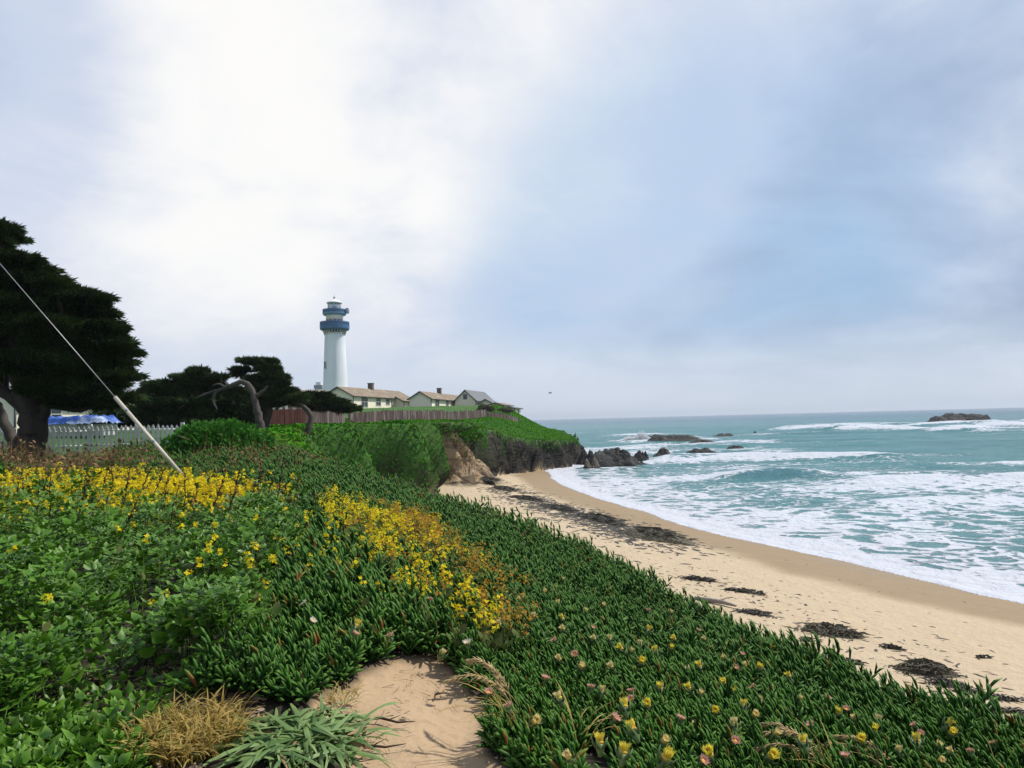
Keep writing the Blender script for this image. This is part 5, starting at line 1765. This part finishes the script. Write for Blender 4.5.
def plume_grass(px, py, label, blades, plumes, lean, seed, size=1.0):
    size *= 1.2
    """tuft of bent pale blades carrying drooping seed plumes, rooted in the ice plant"""
    g = ground_hit(px, py, 0.15)
    t = thing('plume_grass', label, 'wild grass', (g.x, g.y, gz(g.x, g.y) + .06), 0, 'plumed wild grass tufts in the ice plant')
    rg = random.Random(seed)
    V, F, T, Rn, off = [], [], [], [], 0
    for k in range(blades):
        az = lean + rg.uniform(-1.1, 1.1)
        v, f, tt = strap_leaf(rg.uniform(.25, .45) * size, .0035, rg.uniform(.8, 2.0), rg.uniform(-1, 1), az, rg.uniform(.9, 1.5), (rg.uniform(-.05, .05), rg.uniform(-.05, .05), 0), 7)
        V.append(v); F.append(f + off); off += len(v); T.append(tt); Rn.append(np.full(len(v), rg.random()))
    np_mesh('blades', np.concatenate(V), np.concatenate(F), M['straw'], t, True, dict(tip=np.concatenate(T), rnd=np.concatenate(Rn)))
    for k in range(plumes):
        az = lean + rg.uniform(-.7, .7)
        b = MB()
        p = Vector((rg.uniform(-.03, .03), rg.uniform(-.03, .03), 0)); e = rg.uniform(1.2, 1.45)
        pts = []
        for j in range(14):
            pts.append(p.copy())
            p = p + Vector((math.cos(az) * math.cos(e), math.sin(az) * math.cos(e), math.sin(e))) * .036 * size
            e -= .19 if j > 4 else .06
        b.tube(pts, .0018, 4)
        for j in range(6, 14):
            for q in range(11):
                d = (pts[j] - pts[j - 1]).normalized() + Vector((rg.uniform(-.5, .5), rg.uniform(-.5, .5), rg.uniform(-.6, .3)))
                s = pts[j - 1].lerp(pts[j], rg.random())
                ln = rg.uniform(.025, .05) * size
                b.tube([s, s + d.normalized() * ln * .5, s + d.normalized() * ln + Vector((0, 0, -.006))], [.0013, .0034, .0009], 3)
        o = b.build('plume', M['plume'], t)


M['plume'] = plain('straw_plume', (0.50, 0.37, 0.17), .7, .25, 30)
plume_grass(520, 722, 'pale plumed grass tuft beside the path arching toward left', 16, 3, R(165), 3, 1.05)
plume_grass(575, 735, 'thin bent blades right of the path side plumed tuft', 12, 0, R(60), 4, .9)
plume_grass(840, 785, 'plumed grass tuft with two golden plumes bent over right', 14, 3, R(150), 5, 1.0)
plume_grass(905, 792, 'plumed grass tuft with broad golden plume near lower edge', 12, 3, R(165), 6, .95)
plume_grass(690, 752, 'single short dry plume leaning among yellow ice plant flowers', 4, 1, R(60), 7, .6)
plume_grass(1000, 790, 'thin dry blades in the lower corner of ice plant', 9, 0, R(30), 8, .9)

# ------------------------------------------------------------------ ice plant flowers: every one its own thing
def petal_mat(name, a, b, tipc):
    return leafmat(name, a, b, tipc, .4, .5, .2)


M['f_yellow'] = petal_mat('flower_yellow', (0.74, 0.57, 0.05), (0.82, 0.68, 0.12), (0.84, 0.74, 0.16))
M['f_cream'] = petal_mat('flower_cream', (0.74, 0.60, 0.26), (0.80, 0.70, 0.40), (0.82, 0.68, 0.42))
M['f_pink'] = petal_mat('flower_pink', (0.62, 0.24, 0.25), (0.74, 0.42, 0.38), (0.78, 0.54, 0.46))
M['f_white'] = petal_mat('flower_white', (0.70, 0.62, 0.60), (0.78, 0.72, 0.70), (0.8, 0.74, 0.72))
M['f_eye'] = plain('flower_eye', (0.62, 0.42, 0.05), .8, .2, 50)
M['sepal'] = plain('flower_sepal', (0.10, 0.16, 0.05), .5, .3, 30)


def flower_proto(kind, mat, label, opening, seed):
    t = thing('ice_plant_flower', label, 'flower', (0, 0, 0), 0, 'ice plant flowers on the green carpet')
    rg = random.Random(seed)
    V, F, T, Rn, off = [], [], [], [], 0
    n = 46
    for k in range(n):
        az = 2 * math.pi * k / n * 2 + rg.uniform(-.1, .1)
        inner = k % 2
        v, f, tt = strap_leaf(rg.uniform(.030, .036) * (0.85 if inner else 1), .0034, rg.uniform(-.5, -.1), 0, az, opening + (.18 if inner else 0) + rg.uniform(-.08, .08),
                              (.006 * math.cos(az), .006 * math.sin(az), .004), 3)
        V.append(v); F.append(f + off); off += len(v); T.append(tt); Rn.append(np.full(len(v), rg.random()))
    np_mesh('petals', np.concatenate(V), np.concatenate(F), M[mat], t, True, dict(tip=np.concatenate(T), rnd=np.concatenate(Rn)))
    MB().lathe([(0, .002), (.011, .004), (.012, .010), (.006, .014), (0, .014)], 12).build('eye', M['f_eye'], t, True)
    sp = MB().lathe([(0, -.035), (.007, -.03), (.013, -.012), (.012, .004), (0, .004)], 10)
    for k in range(5):
        a = 2 * math.pi * k / 5
        sp.tube([(.011 * math.cos(a), .011 * math.sin(a), -.008), (.022 * math.cos(a), .022 * math.sin(a), .006), (.027 * math.cos(a), .027 * math.sin(a), .022)], [.005, .004, .001], 5)
    sp.build('sepals', M['sepal'], t, True)
    return t


FL = {
    'Y': flower_proto('Y', 'f_yellow', 'clear yellow ice plant flower half open among green fingers', 1.18, 1),
    'B': flower_proto('B', 'f_yellow', 'large cupped yellow ice plant flower standing above the carpet', 1.28, 2),
    'P': flower_proto('P', 'f_pink', 'pink fading ice plant flower among green fingers', .75, 3),
    'C': flower_proto('C', 'f_cream', 'small cream ice plant flower turning peach', 1.15, 4),
    'W': flower_proto('W', 'f_white', 'whitish ragged flower left of the path in dark leaves', .6, 5)}
flowers = [(625, 709, 'B'), (634, 732, 'B'), (664, 760, 'B'), (623, 755, 'Y'), (648, 706, 'Y'), (614, 720, 'P'), (632, 693, 'P'), (632, 700, 'P'), (591, 689, 'P'), (602, 692, 'C'), (641, 663, 'Y'), (622, 650, 'Y'),
           (631, 652, 'C'), (648, 631, 'Y'), (656, 652, 'Y'), (671, 649, 'Y'), (689, 671, 'C'), (690, 690, 'Y'), (724, 684, 'Y'), (731, 691, 'Y'), (744, 707, 'Y'), (754, 716, 'C'), (754, 688, 'P'), (758, 669, 'Y'),
           (746, 667, 'C'), (722, 659, 'C'), (742, 655, 'P'), (771, 648, 'Y'), (710, 756, 'Y'), (702, 762, 'P'), (789, 712, 'P'), (760, 702, 'C'), (603, 606, 'C'), (649, 611, 'P'), (670, 613, 'C'), (653, 620, 'C'),
           (698, 631, 'P'), (592, 628, 'P'), (836, 714, 'Y'), (855, 720, 'C'), (874, 731, 'Y'), (878, 721, 'C'), (915, 726, 'P'), (920, 734, 'P'), (917, 743, 'B'), (947, 726, 'B'), (951, 734, 'Y'), (957, 731, 'P'),
           (971, 753, 'P'), (940, 761, 'C'), (994, 745, 'P'), (846, 758, 'P'), (938, 747, 'C'), (952, 753, 'C'), (827, 699, 'P'), (846, 710, 'P'), (563, 620, 'B'), (564, 630, 'C'), (555, 641, 'P'), (509, 708, 'P'),
           (534, 722, 'C'), (488, 694, 'P'), (468, 644, 'W'), (500, 625, 'C'), (534, 617, 'C'), (430, 601, 'P'), (391, 637, 'P'), (442, 655, 'C'), (559, 604, 'C'), (563, 580, 'C'), (305, 604, 'W'), (355, 627, 'Y'),
           (355, 635, 'P'), (312, 622, 'W'), (663, 742, 'C'), (735, 668, 'P'), (700, 695, 'C'), (575, 655, 'P'), (520, 600, 'C'), (545, 592, 'C'), (610, 640, 'C'), (585, 612, 'C'), (775, 735, 'C'), (800, 700, 'C'),
           (680, 720, 'P'), (735, 742, 'P'), (560, 700, 'C'), (812, 726, 'P'), (660, 690, 'Y'), (700, 668, 'Y'), (715, 712, 'Y'), (770, 690, 'C'), (805, 745, 'Y'), (770, 757, 'Y'), (675, 640, 'Y'), (612, 668, 'C'), (595, 640, 'C'), (640, 645, 'C'),
           (900, 752, 'C'), (862, 742, 'Y'), (790, 678, 'Y'), (705, 640, 'C'), (580, 668, 'C'), (560, 660, 'C'), (545, 680, 'P'), (600, 745, 'Y'), (570, 758, 'C'), (735, 726, 'C')]
seen_first = set()
rg_ = random.Random(21)
for (a_, b_, k_) in flowers:
    g = ground_hit(a_, b_, 0.34)
    dist = g.y
    sc_ = {'B': 1.65, 'Y': 1.4, 'P': .9, 'C': 1.15, 'W': 1.0}[k_] * rg_.uniform(.88, 1.12)
    rot = (rg_.uniform(.15, .75), rg_.uniform(-.5, .5), rg_.uniform(0, 6.28))
    loc = (g.x, g.y, g.z + 0.34)
    if k_ not in seen_first:
        seen_first.add(k_)
        o = FL[k_]; o.location = loc; o.rotation_euler = rot; o.scale = (sc_,) * 3
    else:
        dup(FL[k_], loc, rot, sc_)

# ------------------------------------------------------------------ things lying on the sand
def kelp_heap(name, label, px, py, L, W, H, rz, seed, mat='kelp', group=None, n=60, mound=True):
    """a heap of ribbons and blades over a low mound"""
    g = ground_hit(px, py)
    rg = random.Random(seed)
    b = MB()
    if mound:
        nu, nv = 26, 8
        rings = []
        for j in range(nv):
            s = (j + .001) / (nv - 1)
            ring = []
            for k in range(nu):
                a = 2 * math.pi * k / nu
                wob = 1 + .35 * (float(fbm(np.array([math.cos(a) * 1.7 + seed]), np.array([math.sin(a) * 1.7]), seed, 3)[0]) - .5) * 2
                ring.append(b.b.verts.new((L / 2 * s * wob * math.cos(a), W / 2 * s * wob * math.sin(a), H * (1 - s ** 2) * (.45 + 1.0 * rg.random()) - .02 * s)))
            rings.append(ring)
        for r0, r1 in zip(rings[:-1], rings[1:]):
            for k in range(nu):
                b.b.faces.new((r0[k], r1[k], r1[(k + 1) % nu], r0[(k + 1) % nu]))
    for k in range(n):
        a = rg.uniform(0, 6.28); q = rg.random() ** .6
        p = Vector((L / 2 * q * math.cos(a), W / 2 * q * math.sin(a), H * (1 - q * q) + .01))
        az = rg.uniform(0, 6.28)
        pts = []
        ln = rg.uniform(.12, .38) * (0.5 + L * .35)
        for j in range(5):
            zz = max(.012, p.z)
            pts.append(Vector((p.x, p.y, zz + rg.uniform(0, .02))))
            az += rg.uniform(-1.1, 1.1)
            p = p + Vector((math.cos(az), math.sin(az), -.05)) * ln / 4
        b.tube(pts, [.006, .014 + .01 * rg.random(), .016, .012, .004], 5)
    o = b.build(name, M[mat], None, False)
    o.location = (g.x, g.y, gz(g.x, g.y))
    o.rotation_euler = (0, 0, rz)
    return tag(o, label, 'kelp', group)


KG = 'kelp heaps washed up on the sand'
kelp_heap('kelp_heap', 'big dark kelp mound midway along the sand', 828, 633, 1.7, .9, .22, -.45, 1, 'kelp_dry', KG, 130)
kelp_heap('kelp_heap', 'grey green kelp mound with dark tail nearest the ice plant', 925, 673, 1.3, .62, .24, -.5, 2, 'kelp_dry', KG, 100)
kelp_heap('kelp_heap', 'dark tail of kelp at lower end of grey mound', 948, 686, .8, .3, .10, -.5, 3, 'kelp', KG, 60)
kelp_heap('kelp_heap', 'thin black strand of kelp pointing down the beach beyond tail', 967, 692, .6, .14, .05, -.5, 4, 'kelp', KG, 34)
kelp_heap('kelp_heap', 'black kelp stick lying above the grey mound', 893, 649, .62, .14, .08, -.6, 5, 'kelp', KG, 26)
kelp_heap('kelp_heap', 'small black kelp scrap left of the grey mound', 856, 664, .45, .16, .07, -.5, 6, 'kelp', KG, 22)
kelp_heap('kelp_heap', 'flat black kelp patch just below the dark mound', 808, 641, .45, .22, .06, -.2, 7, 'kelp', KG, 26)
kelp_heap('kelp_heap', 'upper black kelp tangle between bank and dark mound', 755, 614, 1.3, .35, .09, -.6, 8, 'kelp', KG, 60)
kelp_heap('kelp_heap', 'second black kelp tangle above the dark mound', 742, 592, 1.6, .4, .09, -.5, 9, 'kelp', KG, 64)
kelp_heap('kelp_heap', 'black kelp patch nearest the grey kelp ridge', 697, 580, 1.5, .4, .10, -.5, 10, 'kelp', KG, 60)
kelp_heap('kelp_heap', 'long kelp strand at the edge of frame right of bank', 1005, 712, .9, .14, .05, -.45, 11, 'kelp', KG, 40)
kelp_heap('kelp_heap', 'kelp strand above the edge strand', 1003, 700, .7, .12, .05, -.4, 12, 'kelp', KG, 30)
kelp_heap('kelp_heap', 'lone kelp scrap in the open sand toward water', 981, 658, .32, .13, .06, -.3, 13, 'kelp', KG, 14)
kelp_heap('kelp_ridge', 'long grey ridge of beached kelp below the wet sand', 655, 538, 5.2, 2.6, .42, -1.12, 14, 'kelp_dry', KG, 260)
kelp_heap('kelp_ridge', 'darker upper end of the beached kelp ridge', 598, 520, 5.6, 1.7, .28, -1.2, 15, 'kelp', KG, 240)


for (a_, b_, L_, W_, rz_, sd_, lb_) in ((486, 480, 5.0, 1.6, -1.1, 41, 'dark kelp heap nearest the sandstone ledges'), (503, 489, 5.0, 1.5, -1.1, 42, 'second dark kelp heap from the sandstone ledges'),
                                        (525, 499, 4.6, 1.3, -1.05, 43, 'dark kelp heap halfway between ledges and grey ridge'), (558, 509, 5.0, 1.3, -1.15, 44, 'dark kelp heap joining the upper end of grey ridge')):
    kelp_heap('kelp_heap', lb_, a_, b_, L_, W_, .22, rz_, sd_, 'kelp', KG, 170)


def kelp_scraps():
    """crumbs of weed too many to count, thick along the old tide lines"""
    tide = [ground_hit(a, b) for a, b in ((482, 478), (500, 487), (520, 497), (548, 507), (580, 517), (620, 530), (660, 545))]
    tide2 = [ground_hit(a, b) for a, b in ((640, 565), (700, 583), (760, 605), (820, 640), (900, 665), (960, 690), (1020, 712))]
    X, Y, S = [], [], []
    for line, n, sg in ((tide, 4200, 1.25), (tide2, 520, 1.3)):
        for k in range(n):
            q = random.random() * (len(line) - 1); i = int(q)
            p = line[i].lerp(line[i + 1], q - i)
            X.append(p.x + random.gauss(0, sg)); Y.append(p.y + random.gauss(0, sg * 1.6)); S.append(random.uniform(.06, .34) if line is tide else random.uniform(.03, .16))
    for k in range(900):
        X.append(random.uniform(-9, 22)); Y.append(random.uniform(9, 75)); S.append(random.uniform(.02, .10))
    x, y, sc = np.array(X), np.array(Y), np.array(S) * 1.25
    h, s, t, par, dw, rock, tan = terrain(x, y, True)
    ok = (s > 0) & (t > .9) & (dw > 3.5) & (tan < .1) & (vnoise(x * .8, y * .8, 171) > .25)
    x, y, h, sc = x[ok], y[ok], h[ok], sc[ok]
    m = len(x)
    tv = np.array([(-.5, -.16, 0), (.1, -.22, .02), (.5, -.05, 0), (.3, .16, .03), (-.3, .14, .02), (0, 0, .16)], float)
    tf = np.array([(0, 1, 5), (1, 2, 5), (2, 3, 5), (3, 4, 5), (4, 0, 5)])
    az = RNG.normal(-1.0, .9, m)
    c, sn = np.cos(az), np.sin(az)
    rot = np.zeros((m, 3, 3)); rot[:, 0, 0] = c; rot[:, 0, 1] = -sn; rot[:, 1, 0] = sn; rot[:, 1, 1] = c; rot[:, 2, 2] = 1
    sc3 = np.stack([sc * (1.0 + 1.2 * RNG.random(m)), sc * (.6 + .8 * RNG.random(m)), sc * .5], axis=1)
    v, f, a = stamp(tv, tf, np.stack([x, y, h + .004], axis=1), rot, sc3, RNG.random(m))
    tag(np_mesh('kelp_scraps', v, f, M['kelp'], None, False, a), 'dark crumbs of seaweed strewn along the old tide lines', None, None, 'stuff')


kelp_scraps()
g = ground_hit(716, 604)
lg = MB().tube([(-.75, .05, .07), (-.3, -.02, .09), (.2, .03, .09), (.7, -.04, .06)], [.05, .075, .07, .03], 9).tube([(.1, 0, .12), (.3, .14, .2)], [.03, .012], 6)
o = lg.build('drift_log', M['wood'], None)
o.location = (g.x, g.y, gz(g.x, g.y)); o.rotation_euler = (0, 0, -.75)
tag(o, 'short bleached drift log on sand just beyond the ice plant', 'log')

M['sandstone'] = rock_mat('tan_sandstone', (0.16, 0.10, 0.055), (0.46, 0.35, 0.21), (0.22, 0.16, 0.10))
# boulders of the sandstone at the cliff foot
for (a_, Y_, w_, d_, h_, sd_, lb_) in ((404, 63, 2.2, 2.0, 1.2, 31, 'orange sandstone boulder at the foot of green mats'), (468, 74, 4.4, 2.6, 1.0, 32, 'tan sandstone block at right foot of the exposed ledges'),
                                       (436, 69, 4.2, 2.2, 1.1, 33, 'low tan sandstone slab before the exposed ledges'), (450, 72, 5.0, 3.0, 1.9, 34, 'largest tan sandstone ledge piled against the cliff'),
                                       (420, 66, 3.0, 2.2, 1.5, 35, 'tan sandstone ledge under the lowest hanging mat'), (482, 76, 1.8, 1.3, .6, 36, 'small tan sandstone block apart on the sand')):
    p_ = at(a_, 470, Y_)
    o = sea_rock('sandstone_boulder', lb_, p_.x, Y_, w_, d_, h_, sd_, 'sandstone', 4, 'sandstone boulders at the cliff foot', 'boulder', -2.0)
    x_ = p_.x
    while gz(x_, Y_) > 2.1 and x_ < p_.x + 6:
        x_ += 0.2
    o.location = (x_, Y_, gz(x_, Y_) - .15)

# litter and twigs on the path
def litter():
    n = 2200
    x = RNG.normal(-2.15, .34, n); y = RNG.normal(3.95, .36, n)
    x2 = RNG.uniform(-1.1, .3, 420); y2 = RNG.uniform(2.9, 5.1, 420)
    ok = (path_mask(x2, y2) < .05) & (vnoise(x2 * 3, y2 * 3, 9) > .35)
    x2, y2 = x2[ok], y2[ok]
    xx = np.concatenate([x, x2]); yy = np.concatenate([y, y2])
    m = len(xx)
    h = terrain(xx, yy) - 0.05 * (path_mask(xx, yy) < 0) + .012
    d = RNG.normal(0, 1, (m, 3)) * np.array([1, 1, .12])
    p1 = stamp(LEAF_V, LEAF_F, np.stack([xx, yy, h], axis=1)[:n], frames_from(d[:n] + np.array([0, 0, .1]), RNG.random(n) * 6), np.stack([.02 + .02 * RNG.random(n), .05 * np.ones(n), .04 + .08 * RNG.random(n)], axis=1), RNG.random(n), LEAF_TIP)
    tv, tf, tt = FING1
    k = m - n
    L = .03 + .12 * RNG.random(k) ** 2
    p2 = stamp(tv, tf, np.stack([xx, yy, h], axis=1)[n:], frames_from(d[n:], np.zeros(k)), np.stack([np.full(k, .03), np.full(k, .03), L], axis=1), RNG.random(k), tt)
    v, f, a = join([p1, p2])
    M['litter'] = leafmat('dead_leaf_litter', (0.15, 0.10, 0.065), (0.40, 0.30, 0.22), (0.42, 0.32, 0.24), .1, .8, .15)
    tag(np_mesh('leaf_litter', v, f, M['litter'], None, True, a), 'bleached dead leaves and twigs on the bare soil', None, None, 'stuff')


litter()
for (a_, b_, L_, rz_, lb_) in ((388, 716, .30, -.15, 'dark crooked twig at the left side of the path'), (372, 741, .34, .1, 'dark twig reaching onto the path below rosette'), (440, 690, .16, 1.2, 'small pale twig in middle of path')):
    g = ground_hit(a_, b_)
    b = MB().tube([(-L_ / 2, 0, .012), (-L_ / 6, .02, .022), (L_ / 5, -.015, .016), (L_ / 2, .02, .010)], [.005, .008, .006, .002], 6).tube([(0, 0, .02), (L_ * .2, .05, .03)], [.004, .001], 5)
    o = b.build('twig', M['dark_twig'] if 'dark' in lb_ else M['twig'])
    o.location = (g.x, g.y, gz(g.x, g.y) - .045); o.rotation_euler = (0, 0, rz_)
    tag(o, lb_, 'twig')

# ------------------------------------------------------------------ sea air
def haze():
    m, t = new_mat('sea_air')
    v = t.n('ShaderNodeVolumePrincipled', ins={'Color': (0.82, 0.90, 1.0, 1), 'Density': 0.00017, 'Anisotropy': 0.2})
    o = t.n('ShaderNodeOutputMaterial'); t.t.links.new(v.outputs[0], o.inputs['Volume'])
    b = MB().box((0, 0, 31), (24000, 24000, 68))
    ob = b.build('haze', m)
    tag(ob, 'thin pale sea haze over bluff and water', None, None, 'stuff')


haze()
